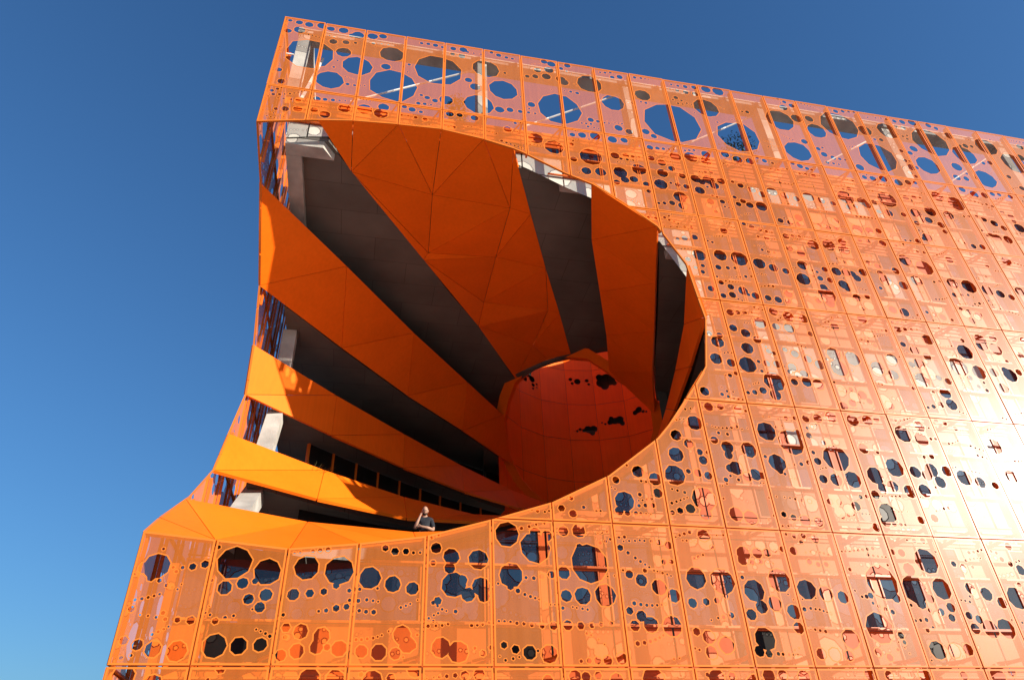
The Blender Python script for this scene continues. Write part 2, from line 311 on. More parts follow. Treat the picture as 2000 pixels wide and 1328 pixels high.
# large and medium cut-outs of the front screen: x, z, radius in hundredths of a module unit
HOLES = """
27,2994,11 67,2990,17 110,2985,20 166,2991,24 206,2982,18 76,2934,26 29,2914,17 261,2986,23 300,2957,16 327,2968,28 391,2978,24 436,2991,19 139,2771,102
343,2738,64 241,2611,59 278,2821,34 226,2888,19 280,2898,16 505,2640,106 485,2862,54 465,2765,22 691,2800,106 909,2867,64 989,2728,67 877,2600,66 734,2596,31
831,2762,18 861,2720,25 1115,2655,19 564,2807,9 559,2751,5 54,2556,17 32,2630,15 16,2789,8 258,2755,6 248,2704,7 316,2601,10 345,2600,8 366,2605,6 386,2608,5
398,2924,11 321,2905,9 434,2931,7 464,2933,7 493,2936,5 612,2985,10 643,2988,11 676,2986,14 709,2980,10 759,2983,15 806,2987,20 827,2975,8 855,2973,6
756,2940,12 799,2934,18 939,3003,11 973,2990,14 1010,2982,11 1039,2980,9 1158,2924,20 206,2475,16 238,2479,11 269,2482,10 295,2485,6 318,2488,5 27,2486,10
47,2502,8 61,2514,5 58,2445,5 79,2446,6 105,2448,9 136,2449,12 61,2376,10 94,2384,16 141,2395,19 204,2403,16 248,2384,22 320,2440,27 399,2453,32 466,2441,30
474,2484,24 559,2509,12 592,2498,16 629,2490,10 578,2454,6 609,2449,9 648,2444,12 551,2452,6 626,2603,9 652,2592,13 686,2579,14 616,2545,11 643,2547,10
670,2547,6 751,2504,18 793,2506,14 857,2501,19 969,2585,22 1015,2594,17 1061,2593,12 1099,2595,9 1129,2595,7 1001,2458,19 1035,2507,9 1042,2453,5 1063,2455,5
1120,2424,34 1106,2862,12 1144,2871,16 19,2447,5 14,2356,5 53,570,32 47,542,10 26,565,14 59,613,4 92,568,4 114,568,5 137,571,9 165,578,10 68,535,6 87,524,5
101,520,4 114,515,3 189,622,6 234,584,42 318,563,33 292,539,8 223,521,17 263,533,14 284,495,13 323,506,16 313,476,13 297,471,3 216,442,8 237,450,5 256,455,4
225,386,27 280,386,20 329,389,16 314,424,3 325,420,3 337,415,4 348,409,5 196,477,3 413,577,31 495,571,37 492,533,9 389,508,15 429,512,11 463,517,9 526,521,6
529,497,5 456,469,4 474,471,6 498,477,9 523,481,8 383,429,11 419,420,18 380,366,13 470,410,20 461,385,16 486,385,8 515,382,19 416,376,17 44,454,3 62,452,3
81,449,4 102,445,5 130,444,7 160,443,10 23,396,10 55,387,12 91,378,18 144,374,22 27,359,5 47,364,4 106,302,22 42,319,25 452,313,25 513,313,22 225,313,4
372,459,5 1685,975,15 1701,931,24 1680,928,15 1734,902,16 1765,912,21 1788,910,13 1656,888,9 1656,874,4 1854,958,31 1857,929,11 1871,920,6 1889,910,4 1904,905,3
1895,954,3 1917,955,5 1941,959,8 1970,966,10 2005,973,14 2079,989,48 2006,910,16 2054,910,22 2117,913,30 1633,824,4 1792,835,4 1818,840,3 1847,839,3 1865,837,4
1883,835,5 1904,832,6 1932,830,7 1828,782,10 1859,773,11 1896,765,18 1943,762,16 1664,775,22 1711,765,23 1813,744,4 1833,745,4 1853,750,4 1771,761,4 1793,776,5
2003,832,11 2039,831,10 2078,747,8 1912,706,13 1874,715,9 1843,713,8 1817,718,5 1671,718,4 1556,700,8 1584,705,3 1606,707,4 610,634,9 636,626,11 665,627,9
685,624,5 703,625,4 576,554,28 635,540,21 687,530,17 552,525,5 597,528,4 551,496,6 572,499,5 588,497,4 601,495,3 733,667,5 752,675,4 746,639,15 788,617,22
784,586,15 795,542,33 818,555,14 834,517,19 862,610,27 869,539,25 876,514,16 754,500,11 742,495,6 754,487,4 766,479,4 777,475,3 554,403,4 567,403,4 581,405,4
595,407,4 606,410,3 616,414,3 666,415,22 680,393,20 694,390,10 569,376,15 611,374,19 652,371,14 672,363,3 731,437,5 751,438,4 767,439,4 782,443,4 843,440,5
858,441,4 872,443,4 889,447,4 765,386,24 809,376,26 872,373,8 892,387,6 944,685,35 1024,649,43 1026,692,16 1059,685,16 986,704,6 1009,710,5 1030,717,4
1055,722,5 951,571,33 949,541,10 969,530,7 988,521,5 1003,516,5 1016,512,4 1027,509,3 993,566,5 1015,565,6 1038,570,8 1065,576,11 915,451,4 930,451,4 946,450,4
963,447,5 982,446,5 1003,443,6 1031,441,7 1062,442,11 927,393,9 957,383,11 994,375,18 1046,372,22 950,361,4 966,365,3 930,357,4 1016,380,4 1102,444,13
1137,443,10 1168,444,7 1194,447,6 1223,450,6 1130,356,5 1152,357,7 1175,358,10 1203,358,12 1176,609,53 1153,656,10 1101,582,18 1103,520,16 1150,521,23
1215,523,30 1119,491,3 1130,489,3 1146,487,4 1160,485,4 1109,700,15 1155,703,20 1109,769,11 1143,754,12 1177,775,6 1215,765,4 1228,766,4 1058,756,4 1071,759,4
1224,700,4 1241,703,4 1212,698,3 573,324,6 601,310,24 645,316,11 781,320,5 802,322,6 826,322,11 862,324,14 763,319,4 750,317,3 1110,319,16 1139,319,12
1172,322,10 1038,310,14 1565,1136,5 1585,1140,4 1653,1152,17 1696,1156,13 1760,1149,16 1588,1086,27 1514,1035,20 1553,1007,17 1502,966,26 1485,894,35 1533,910,9
1564,906,14 1585,980,12 1591,952,16 1612,980,7 1598,899,14 1364,899,20 1417,877,21 1418,831,16 1307,800,32 1286,769,14 1311,763,9 1338,764,7 1353,764,5
1370,763,4 1566,820,39 1563,771,20 1516,786,16 1481,778,11 1455,771,8 1467,847,4 1484,843,5 1507,838,6 1646,1027,14 1688,1004,22 1763,999,28 1846,1073,35
1928,1038,46 1962,1071,17 1887,1092,6 1910,1099,4 2002,1068,12 1934,1129,9 1968,1132,9 1903,1125,5 1872,1129,4 1848,1129,3 1288,867,12 1773,1681,15 1727,1614,7
1819,1653,13 1859,1661,16 1910,1688,22 1928,1672,9 1958,1670,18 1861,1702,15 2011,1666,15 2053,1662,17 2094,1660,15 2107,1698,20 2282,1715,39 2233,1680,14
2282,1672,22 2390,1764,18 1829,1574,16 1861,1577,11 1894,1580,7 1920,1584,5 1942,1588,4 2015,1600,20 2074,1583,25 2137,1581,21 1941,1537,27 2263,1555,19
1824,1501,17 1870,1482,20 1910,1456,17 1860,1413,25 1843,1339,34 1890,1358,8 1921,1353,15 1721,1465,13 1746,1429,25 1761,1461,13 1723,1354,24 1779,1342,18
2059,1525,22 2006,1528,17 2145,1509,12 1938,1428,7 1943,1408,12 1962,1401,10 2013,1422,12 2049,1407,17 2096,1389,18 2139,1368,22 2020,1345,19 1962,1353,16
2214,1422,30 2216,1361,36 2289,1410,32 2266,1356,7 1762,1287,9 1746,1286,5 1787,1298,9 1929,1277,41 1919,1220,22 1875,1235,15 1841,1225,11 1815,1221,8
2010,1282,15 2061,1286,20 2106,1280,23 2004,1325,11 2033,1313,13 2060,1320,18 1650,1212,18 1735,1220,6 1758,1220,4 1719,1234,3 1788,1147,6 2010,1133,14
2057,1138,18 2113,1148,22 2191,1270,11 2208,1262,9 2234,1271,10 2273,1250,20 2220,1213,16 2179,1197,18 2401,1609,22 1747,1385,4 1763,1383,4 2264,1600,4
2294,1606,5 2197,2292,27 2255,2277,22 2309,2267,18 2377,2292,29 2437,2279,21 2493,2270,15 1876,2174,18 1933,2182,13 1888,2115,10 2000,2223,11 2035,2205,15
2009,2182,14 2062,2185,19 2118,2186,28 2174,2235,5 2194,2237,3 2189,2114,15 2233,2109,16 2273,2107,14 2284,2146,21 2370,2113,14 2412,2109,16 2466,2155,19
2455,2111,14 2003,2062,11 2036,2050,14 2072,2040,11 2100,2034,8 2125,2032,5 2153,2041,3 1900,2006,18 1943,2003,3 2053,1997,7 2091,1993,13 2187,2020,16
2220,2026,10 2252,2028,8 2277,2030,3 2301,2035,3 2052,1923,8 2079,1916,8 2105,1915,7 2127,1914,3 1852,1864,29 1934,1858,39 1830,1797,14 1871,1800,10 1903,1804,8
1968,1811,5 2019,1844,28 2076,1829,21 2130,1819,17 2184,1950,16 2304,1988,28 2383,2000,32 2457,2029,21 2451,1983,28 2218,1863,25 2200,1787,32 2250,1808,7
2279,1801,14 2316,1854,15 2322,1797,15 2405,1904,4 2428,1911,9 2458,1915,12 1940,1765,8 1965,1769,6 1915,1759,5 1897,1756,4 1813,1747,6 1994,1785,4 2015,1788,4
2031,1787,3 1824,1718,12 1633,2122,8 1659,2127,10 1694,2134,15 1741,2178,34 1739,2124,21 1662,2241,32 1710,2258,8 1741,2253,14 1780,2248,16 1840,2236,24
1516,2115,5 1533,2115,5 1550,2114,4 1573,2031,7 1605,2031,8 1645,2041,8 1666,2053,6 1680,2065,4 1681,1927,10 1713,1936,15 1758,1947,15 1725,2000,7 1756,2002,10
1758,1850,30 1706,1822,13 1763,1796,10 1730,1782,10 1756,1763,11 1885,1578,7 1902,2050,4 1922,2053,4 1938,2056,5 2013,2322,10 2047,2305,16 1691,1994,5
1663,1991,5 1635,1989,4 2384,1378,30 2463,1426,25 2441,1353,23 2630,1453,18 2579,1416,25 2585,1478,22 2562,1342,32 2611,1359,7 2640,1357,14 2676,1345,16
2755,1419,41 2839,1401,32 2784,1371,13 2911,1407,21 2983,1401,32 2919,1336,23 3032,1419,16 3086,1505,17 2978,1524,29 2839,1354,7 2806,1334,10 2836,1319,9
2966,1464,6 3002,1468,9 2294,1227,13 2373,1214,19 2174,1296,6 2505,1299,9 2586,1290,7 2637,1289,24 2642,1241,24 2595,1236,14 2559,1226,10 2534,1220,7
2543,1165,10 2576,1158,10 2612,1139,10 2196,1141,23 2255,1146,21 2294,1153,12 2380,1101,33 2448,1084,28 2461,1136,22 2050,1044,10 2199,1032,20 2249,1021,7
2207,933,32 2220,888,20 2260,898,21 2293,967,34 2181,864,16 2320,883,24 2430,1014,8 2461,1019,11 2369,955,22 2411,945,20 2436,967,26 2453,924,22 2498,966,20
2378,888,24 2558,945,29 2615,931,21 2672,922,14 2745,1077,32 2758,960,25 2369,1851,23 2413,1851,21 2443,1847,18 2457,1826,19 2497,1863,21 2378,1782,24
2278,1753,19 2551,2053,12 2594,2055,13 2664,2054,19 2794,2092,7 2820,2093,7 2860,2096,16 2921,2128,26 3118,2123,9 3156,2110,15 3205,2114,17 3310,2189,20
3380,2186,25 2740,1966,32 2825,1935,42 2544,1923,13 2584,1910,16 2582,1872,15 2595,1834,29 2666,1895,19 2672,1816,23 2632,1802,14 2551,1785,10 2749,1852,29
2838,1857,7 2868,1865,8 2979,2002,20 3170,1994,11 2929,1861,28 3010,1855,37 2909,1795,13 2948,1800,9 2981,1804,8 3131,1924,8 3156,1915,10 3096,1843,29
3156,1832,22 3208,1820,17 3272,1860,26 2418,1717,20 2468,1729,13 2427,1662,9 2365,1698,11 2564,1674,20 2616,1667,22 2726,1681,9 2757,1671,11 2793,1663,17
2673,1660,6 2905,1719,11 2938,1708,14 2982,1699,18 2933,1661,16 2549,1576,17 2583,1579,10 2613,1580,8 2639,1584,4 2724,1590,7 2747,1604,6 2543,1502,13
2668,1538,26 2543,1408,15 2819,1494,35 2834,1551,11 2927,1566,27 2993,1581,18 2919,1539,29 2970,1420,19 2412,1483,10 2388,1498,7 2801,2025,6 2828,2029,8
2863,2029,9 3072,1784,6 3095,1788,5 3043,1768,6 3018,1763,8 2992,1757,6 3632,2663,15 2971,2497,18 3013,2502,13 3277,2503,20 3335,2481,25 3398,2484,21
3453,2505,16 3494,2508,13 3557,2504,16 3103,2423,34 2912,2380,18 2962,2393,15 2995,2395,8 2938,2366,9 2925,2281,30 2939,2239,17 2903,2215,15 2979,2246,21
3036,2225,20 3014,2308,32 3109,2299,28 2852,2260,15 2898,2117,12 2934,2119,9 2955,2113,5 3197,2307,7 3227,2313,9 3175,2303,3 3127,2265,4 3146,2258,4 3161,2253,3
3272,2321,10 3305,2305,17 3355,2287,21 3397,2263,18 3376,2418,8 3405,2410,10 3443,2377,13 3483,2352,20 3491,2277,29 3483,2321,14 3260,2223,11 3291,2205,14
3269,2190,11 3038,2183,14 3450,2235,8 3086,2131,7 1385,762,3 1541,704,19 1373,681,5 1396,678,9 1425,670,12 1352,681,4 1338,682,4 1323,680,4 1305,679,4
1288,677,3 1275,658,10 1297,644,6 1317,630,5 1331,620,5 1344,612,4 1355,604,4 1368,596,4 1378,593,3 1292,583,12 1326,567,18 1376,549,22 1416,526,19 1275,594,4
1280,484,11 1312,470,15 1289,445,14 1336,448,21 1397,445,28 1659,653,22 1653,635,17 1704,656,16 1738,658,12 1766,664,5 1791,671,10 1827,667,13 1681,628,8
1709,631,8 1733,632,6 1493,577,31 1573,570,38 1575,529,8 1469,508,14 1511,512,11 1544,516,9 1538,469,4 1555,471,6 1580,477,9 1516,463,3 1667,546,32 1679,501,19
1723,511,21 1642,479,16 1755,577,34 1777,489,21 1837,553,30 1896,542,22 1949,533,18 1815,525,3 1859,529,3 1813,497,7 1834,500,5 1849,498,4 1862,497,4 1873,493,4
1883,490,3 1894,486,3 1466,432,11 1499,418,18 1548,398,22 1499,379,17 1667,415,31 1642,383,15 1669,377,11 1697,377,6 1711,376,5 1729,375,4 1742,375,3 1756,375,3
1779,445,16 1871,635,9 1898,628,8 1925,629,8 1871,376,18 1914,373,14 1829,378,15 1241,363,15 1322,313,29 1221,310,18 1545,320,11 1475,324,6 1500,316,23
1653,321,18 1694,323,14 1757,318,18 1403,365,3 1387,363,3 1528,645,4 1512,639,5 1498,634,5 1194,2999,18 1229,2989,22 1213,2938,24 1198,2883,23 1269,2879,25
1281,2861,24 1309,3000,18 1276,2968,12 1302,2952,9 1324,2937,5 1344,2924,5 1408,2880,63 1473,2989,7 1498,2993,9 1526,3001,9 1532,2965,13 1571,2977,17
1649,2992,11 1682,2995,9 1704,2996,6 1721,2996,5 1839,2986,8 1874,2984,10 1913,2986,14 1960,2991,16 1826,2948,7 1863,2944,12 1907,2940,16 1956,2937,18
2024,2992,26 2088,2990,32 1246,2653,105 1279,2796,5 1309,2796,9 1340,2793,11 1216,2788,4 1510,2761,57 1670,2857,41 1655,2804,7 1679,2801,9 1792,2680,140
1994,2837,66 1845,2883,13 1871,2866,8 1896,2851,7 1918,2844,5 2121,2654,108 1386,2609,16 1420,2605,11 1450,2602,7 1472,2604,6 1369,2558,8 1397,2557,6
1418,2554,5 1514,2580,21 1564,2565,19 1646,2585,20 1681,2561,16 1290,2485,14 1335,2491,20 1394,2497,25 1474,2492,23 1530,2499,18 1201,2384,43 1360,2354,52
1281,2420,11 1282,2324,16 1332,2261,23 1395,2266,26 1473,2385,21 1524,2397,16 1556,2396,10 1586,2402,8 1608,2411,4 1499,2371,9 1528,2371,8 1555,2372,6
1643,2403,17 1689,2382,21 1730,2353,17 1485,2281,33 1500,2239,20 1541,2249,20 1461,2216,16 1574,2317,34 1681,2314,26 1648,2475,17 1684,2477,12 1713,2480,10
1739,2483,7 1763,2487,6 1762,2438,28 1840,2451,33 1919,2485,24 1911,2437,27 2018,2505,22 2074,2481,25 2136,2480,22 2181,2514,10 2214,2500,14 1594,2230,16
1599,2187,12 1773,2314,18 1834,2308,25 1861,2293,18 1896,2312,29 1917,2278,22 1956,2315,21 2097,2286,21 2142,2264,21 1862,2358,5 1891,2363,9 1920,2365,10
2188,2856,7 2216,2859,12 2423,3015,9 2455,2995,13 2436,2945,24 2489,2972,17 2386,2836,77 2487,2870,30 2561,2884,24 2575,2794,53 2477,2692,19 2419,2609,69
2725,2869,107 2871,2862,39 2746,2989,16 2790,2999,13 2827,3004,10 2858,3007,9 2930,2981,7 2979,2987,7 3013,2993,7 3043,2990,10 3091,2987,15 3139,2991,19
3200,2997,25 3084,2941,12 3125,2939,18 3013,2890,60 3248,2851,108 3299,2997,19 3340,2982,15 3398,2935,27 3606,2890,65 3426,2786,69 3730,2783,77 2905,2801,10
2943,2805,14 3093,2865,9 3113,2849,9 2871,2659,104 3118,2774,24 3082,2734,16 3032,2739,13 3149,2653,65 3023,2665,14 3048,2665,8 3041,2617,24 3014,2573,15
3074,2623,13 3040,2552,12 3330,2679,31 3291,2594,22 3346,2595,18 3333,2630,6 3367,2636,10 3518,2744,14 3562,2755,17 3467,2616,63 3846,2940,23 3799,2844,25
3435,2864,10 3470,2870,18 3509,2873,12 2541,2654,14 2561,2617,19 2605,2602,16 2639,2600,11 2668,2599,8 2560,2560,12 2592,2559,9 2620,2558,7 2733,2558,23
3670,2585,17 2362,2513,12 2397,2501,17 2431,2491,12 2453,2486,8 2253,2492,9 2732,2488,15 2777,2487,19 2834,2496,23 2914,2485,23 2575,2323,43 2614,2387,14
2581,2381,9 2570,2259,18 2608,2272,14 2656,2311,27 2674,2292,22 2799,2349,50 2723,2258,15 2773,2258,23 2721,2318,16 3193,2392,47 2565,2124,27 2624,2124,21
2672,2129,16 3325,2191,21 2231,1929,20 2232,2447,6 2270,2443,10 2379,2446,8 2410,2447,9 2451,2446,13 2230,2370,8 2256,2362,9 2326,2369,6 2628,2454,5 2655,2453,9
2095,821,17 2205,803,32 2184,773,18 2213,766,9 2237,766,7 2253,765,5 2144,753,15 2319,784,14 2374,793,15 2296,715,10 2264,714,8 2239,714,5 2613,708,13
2171,675,10 2202,673,13 2208,622,20 2280,649,40 2378,644,10 2409,635,11 2444,636,6 2566,664,9 2591,650,10 2620,631,17 2098,580,53 2128,535,15 2044,540,10
2029,537,7 2014,536,5 2204,562,44 2299,565,33 2208,522,18 2246,535,14 2267,497,12 2307,510,15 2297,481,12 2403,569,18 2454,553,21 2498,528,17 2560,544,34
2360,488,12 2390,477,13 2364,450,16 2418,450,27 2474,451,30 2039,448,44 2198,444,7 2220,452,5 2241,457,4 2208,389,26 2263,389,20 2312,392,17 2010,383,12
2042,369,11 2102,429,11 2106,410,7 2076,390,5 1935,417,26 1963,327,18 2021,322,13 2135,322,20 2265,322,12 2378,322,25
"""
W = 1.8                                   # column width of the screen
SEAMS = [30.215, 25.263, 20.783, 16.278, 11.769, 7.296, 3.416, -1.10]
NCOL = 24
VF = [(0.05, 22.87), (1.99, 23.40), (3.61, 23.71), (5.41, 23.89), (7.17, 23.98), (8.96, 23.72), (10.22, 23.40), (10.63, 23.22),
      (12.39, 22.30), (13.51, 21.85), (14.75, 20.97), (16.05, 19.85), (16.93, 17.97), (17.09, 16.28), (17.20, 15.32), (16.76, 13.17),
      (16.26, 12.45), (14.93, 10.70), (14.49, 10.21), (12.68, 8.81), (10.84, 7.87), (9.0, 7.26), (7.14, 6.71), (5.38, 6.45), (3.63, 6.25),
      (1.76, 6.42), (0.01, 6.57)]
VFP = [(-3.0, 22.87)] + VF + [(-3.0, 6.57)]          # the opening in the front screen
VL = [(0.0, 22.87), (2.64, 22.32), (6.65, 20.04), (8.08, 17.89), (8.61, 15.65), (7.05, 12.98), (5.92, 10.95), (3.6, 9.0), (1.02, 7.32), (0.0, 6.57)]
VLP = [(-3.0, 22.87)] + VL + [(-3.0, 6.57)]          # the opening in the side screen

# ------------------------------------------------------------------ ground
g = mk('ground', [(-2500, -2500, 0), (2500, -2500, 0), (2500, 2500, 0), (-2500, 2500, 0)], [(0, 1, 2, 3)], M['ground'], k=1.0)
g.location.z = GROUND_Z
g['kind'] = 'structure'

# ------------------------------------------------------------------ the building
B = empty('office_building', loc=(0, 0, 0))
B['label'] = 'orange cube-shaped office building with perforated metal skin and a conical void cut into its corner'
B['category'] = 'building'

# --- holes of the front screen
holes = []
for it in HOLES.split():
    x, z, r = (int(v) / 100 for v in it.split(','))
    holes.append((x, z, r))
rng = random.Random(11)

def sides(r):
    return 10 if r > 0.45 else 9 if r > 0.2 else 8 if r > 0.11 else 6 if r > 0.06 else 5

def chains(rect, base, n):
    """trails of small punched holes that shrink along a gently bent line"""
    x0, x1, z0, z1 = rect
    out = []
    for _ in range(n):
        x, z = rng.uniform(x0 + .1, x1 - .3), rng.uniform(z0 + .15, z1 - .15)
        a = rng.choice((0, math.pi)) + rng.uniform(-.35, .35)
        bend = rng.uniform(-.12, .12)
        r = rng.uniform(.035, .085)
        grow = rng.uniform(.84, .93)
        for _k in range(rng.randint(6, 15)):
            if x0 + .08 < x < x1 - .08 and z0 + .08 < z < z1 - .08 and r > .016:
                if all(math.hypot(x - h[0], z - h[1]) > h[2] + r + .05 for h in base + out):
                    out.append((x, z, r))
            st = 2.5 * r + .03
            x += math.cos(a) * st
            z += math.sin(a) * st
            a += bend
            r *= grow
    return out

def blobs(rect, base, n, rmax):
    """larger random cut-outs for panels that the picture does not show"""
    x0, x1, z0, z1 = rect
    out = []
    for _ in range(n * 6):
        r = rmax * rng.uniform(.25, 1) ** 2
        x, z = rng.uniform(x0, x1), rng.uniform(z0, z1)
        if all(math.hypot(x - h[0], z - h[1]) > (h[2] + r) * .93 for h in base + out):
            out.append((x, z, r))
        if len(out) >= n:
            break
    return out

GAP, BORD = 0.020, 0.045
def screen_panel(rect, hl, void, to3d, parent, flip, perf='perf'):
    x0, x1, z0, z1 = rect[0] + GAP, rect[1] - GAP, rect[2] + GAP, rect[3] - GAP
    R0 = [(x0, z0), (x1, z0), (x1, z1), (x0, z1)]
    b = BORD
    R1 = [(x0 + b, z0 + b), (x1 - b, z0 + b), (x1 - b, z1 - b), (x0 + b, z1 - b)]
    polys = [R0, R1]
    near_void = any(in_poly(np.array([x]), np.array([z]), void)[0] for x in np.linspace(x0, x1, 7) for z in np.linspace(z0, z1, 9))
    if near_void:
        vo = offset_poly(void, 0.05)
        polys += [void, vo]
    hs = []
    for (x, z, r) in hl:
        n = sides(r)
        ph = rng.uniform(0, 6.28)
        rim = 0.034 if r > .15 else 0.030 if r > .06 else 0.024
        jit = [1 + rng.uniform(-.05, .05) for _ in range(n)] if r > .11 else [1.0] * n
        A = [(x + r * jit[i] * math.cos(ph + i * 2 * math.pi / n), z + r * jit[i] * math.sin(ph + i * 2 * math.pi / n)) for i in range(n)]
        O = [(x + (r * jit[i] + rim) * math.cos(ph + i * 2 * math.pi / n), z + (r * jit[i] + rim) * math.sin(ph + i * 2 * math.pi / n)) for i in range(n)]
        hs.append((x, z, r, rim, A, O))
        polys += [A, O]
    V, T = cdt(polys)
    if not T:
        return None
    T = np.array(T)
    c = V[T].mean(1)
    cx, cz = c[:, 0], c[:, 1]
    keep = (cx > x0) & (cx < x1) & (cz > z0) & (cz < z1)
    solid = (cx < x0 + b) | (cx > x1 - b) | (cz < z0 + b) | (cz > z1 - b)
    if near_void:
        iv = in_poly(cx, cz, void)
        keep &= ~iv
        solid |= in_poly(cx, cz, vo)
    rimm = np.zeros(len(T), bool)
    hole = np.zeros(len(T), bool)
    for (x, z, r, rim, A, O) in hs:
        sel = np.where((np.abs(cx - x) < r * 1.08 + rim) & (np.abs(cz - z) < r * 1.08 + rim))[0]
        if len(sel):
            hole[sel] |= in_poly(cx[sel], cz[sel], A)
            rimm[sel] |= in_poly(cx[sel], cz[sel], O)
    keep &= ~(hole & ~solid)
    solid |= rimm
    T, solid = T[keep], solid[keep]
    if len(T) == 0:
        return None
    # outer boundary edges, for the folded edge of the sheet
    cnt = {}
    for t in T:
        for i in range(3):
            e = (int(t[i]), int(t[(i + 1) % 3]))
            cnt[e] = cnt.get(e, 0) + 1
    def on_rim(i):
        x, z = V[i]
        return min(abs(x - x0), abs(x - x1), abs(z - z0), abs(z - z1)) < 1e-4
    used = {}
    verts, faces, mi = [], [], []
    def vid(i, back=False):
        k = (i, back)
        if k not in used:
            used[k] = len(verts)
            verts.append(to3d(V[i][0], V[i][1], 0.085 if back else 0.0))
        return used[k]
    for t, s in zip(T, solid):
        f = [vid(int(i)) for i in t]
        faces.append(tuple(reversed(f)) if flip else tuple(f))
        mi.append(1 if s else 0)
    vset = set(map(tuple, np.round(V, 4))) if near_void else None
    for (a, bq) in cnt:
        if (bq, a) in cnt:
            continue
        edge_rect = on_rim(a) and on_rim(bq)
        edge_void = False
        if near_void and not edge_rect:
            m = (V[a] + V[bq]) / 2
            for i in range(len(void)):
                p, q = np.array(void[i]), np.array(void[(i + 1) % len(void)])
                L = q - p
                t = np.clip(((m - p) @ L) / (L @ L), 0, 1)
                if np.linalg.norm(p + t * L - m) < 1e-3:
                    edge_void = True
                    break
        if edge_rect or edge_void:
            f = (vid(bq), vid(a), vid(a, True), vid(bq, True))
            faces.append(tuple(reversed(f)) if flip else f)
            mi.append(1)
    return mk('perforated_panel', verts, faces, [M[perf], M['orange']], parent, mi)

front = empty('front_screen', B)
front['label'] = 'perforated orange screen on the sunlit front, with round cut-outs'
side = empty('side_screen', B)
side['label'] = 'perforated orange screen on the shaded side, seen from behind'
for row in range(len(SEAMS) - 1):
    zt, zb = SEAMS[row], SEAMS[row + 1]
    for c in range(NCOL):
        rect = (c * W, (c + 1) * W, zb, zt)
        hl = [h for h in holes if rect[0] - h[2] < h[0] < rect[1] + h[2] and zb - h[2] < h[1] < zt + h[2]]
        own = sum(1 for h in hl if h[2] > .1)
        if own < 3 and (row > 5 or c > 15):
            hl += blobs(rect, hl, 8, .45)
        hl += chains(rect, hl, 3 if row == 0 else 6)
        # no sheet hangs perfectly true: a slight tilt of its own breaks up the glare from panel to panel
        ta, tb, uc, vc = rng.uniform(-.009, .009), rng.uniform(-.005, .005), rect[0] + W / 2, (zb + zt) / 2
        screen_panel(rect, hl, VFP, lambda u, v, d: (u, d + ta * (u - uc) + tb * (v - vc), v), front, False)
    for c in range(8):
        rect = (c * W, (c + 1) * W, zb, zt)
        hl = blobs(rect, [], 12, .55)
        hl += chains(rect, hl, 3)
        screen_panel(rect, hl, VLP, lambda u, v, d: (d, u, v), side, True, 'perf_side')

# --- mullions behind the seams, cut where the cone passes
def free_runs(at, horizontal, poly, lo, hi, step=0.1):
    """stretches of a line outside the void"""
    s = np.arange(lo, hi + 1e-6, step)
    a = np.full(s.shape, at)
    ins = in_poly(s, a, poly) if horizontal else in_poly(a, s, poly)
    runs, st = [], None
    for v, i in zip(s, ins):
        if not i and st is None:
            st = v
        if i and st is not None:
            runs.append((st, v - step))
            st = None
    if st is not None:
        runs.append((st, hi))
    return [r for r in runs if r[1] - r[0] > .3]

VF1 = offset_poly(VFP, 0.06)
VL1 = offset_poly(VLP, 0.06)
for c in range(NCOL + 1):
    x = c * W + (0.10 if c == 0 else 0)
    for lo, hi in free_runs(x, False, VF1, SEAMS[-1], SEAMS[0] - .05):
        box('mullion', x - .035, x + .035, .11, .26, lo, hi, M['frame'], front)
for c in range(1, 9):
    for lo, hi in free_runs(c * W, False, VL1, SEAMS[-1], SEAMS[0] - .05):
        box('mullion', .11, .20, c * W - .035, c * W + .035, lo, hi, M['frame'], side)

# --- inner facade: windows and orange cassettes 0.7 m behind the screen
YI = 0.95
VSH = [((x + .38, z) if x > 9 and z > 9 else (x, z)) for x, z in VFP]     # the cone has moved on at the depth of the inner wall
VI = offset_poly(VSH, 0.14)
VR = offset_poly(VSH, 0.25)
# glass rows per storey: B upper, C middle, D lower; one letter per column, g glass, o orange cassette
GL = [dict(B='ggggggggggoooooooooooooo', C='gggggggggggggggggggggogo', D='ggggggggggoggooogogogogo'),
      dict(B='ggggggggggggogogogogogog', C='gggggggggggggggggggggggg', D='ggggggggggggooogoogogogo'),
      dict(B='ggggggggggggoogogogogogo', C='gggggggggggggggggggggggg', D='ggggggggggggooggogogogog'),
      dict(B='ggggggggggggogogogogogog', C='gggggggggggggggggggggggg', D='gggggggggogogoogogogogog'),
      dict(B='ggggggggooooogogogogogog', C='gggggggggggggggggggggggg', D='ogooogooogoogoogoogogogo'),
      dict(B='oogoogoogoogoogoogoogoog', C='oogoogoogoogoogoogoogoog', D='oogoogoogoogoogoogoogoog')]
REL = dict(B=(-1.02, -0.02), C=(-2.62, -1.08), D=(-4.30, -2.68))

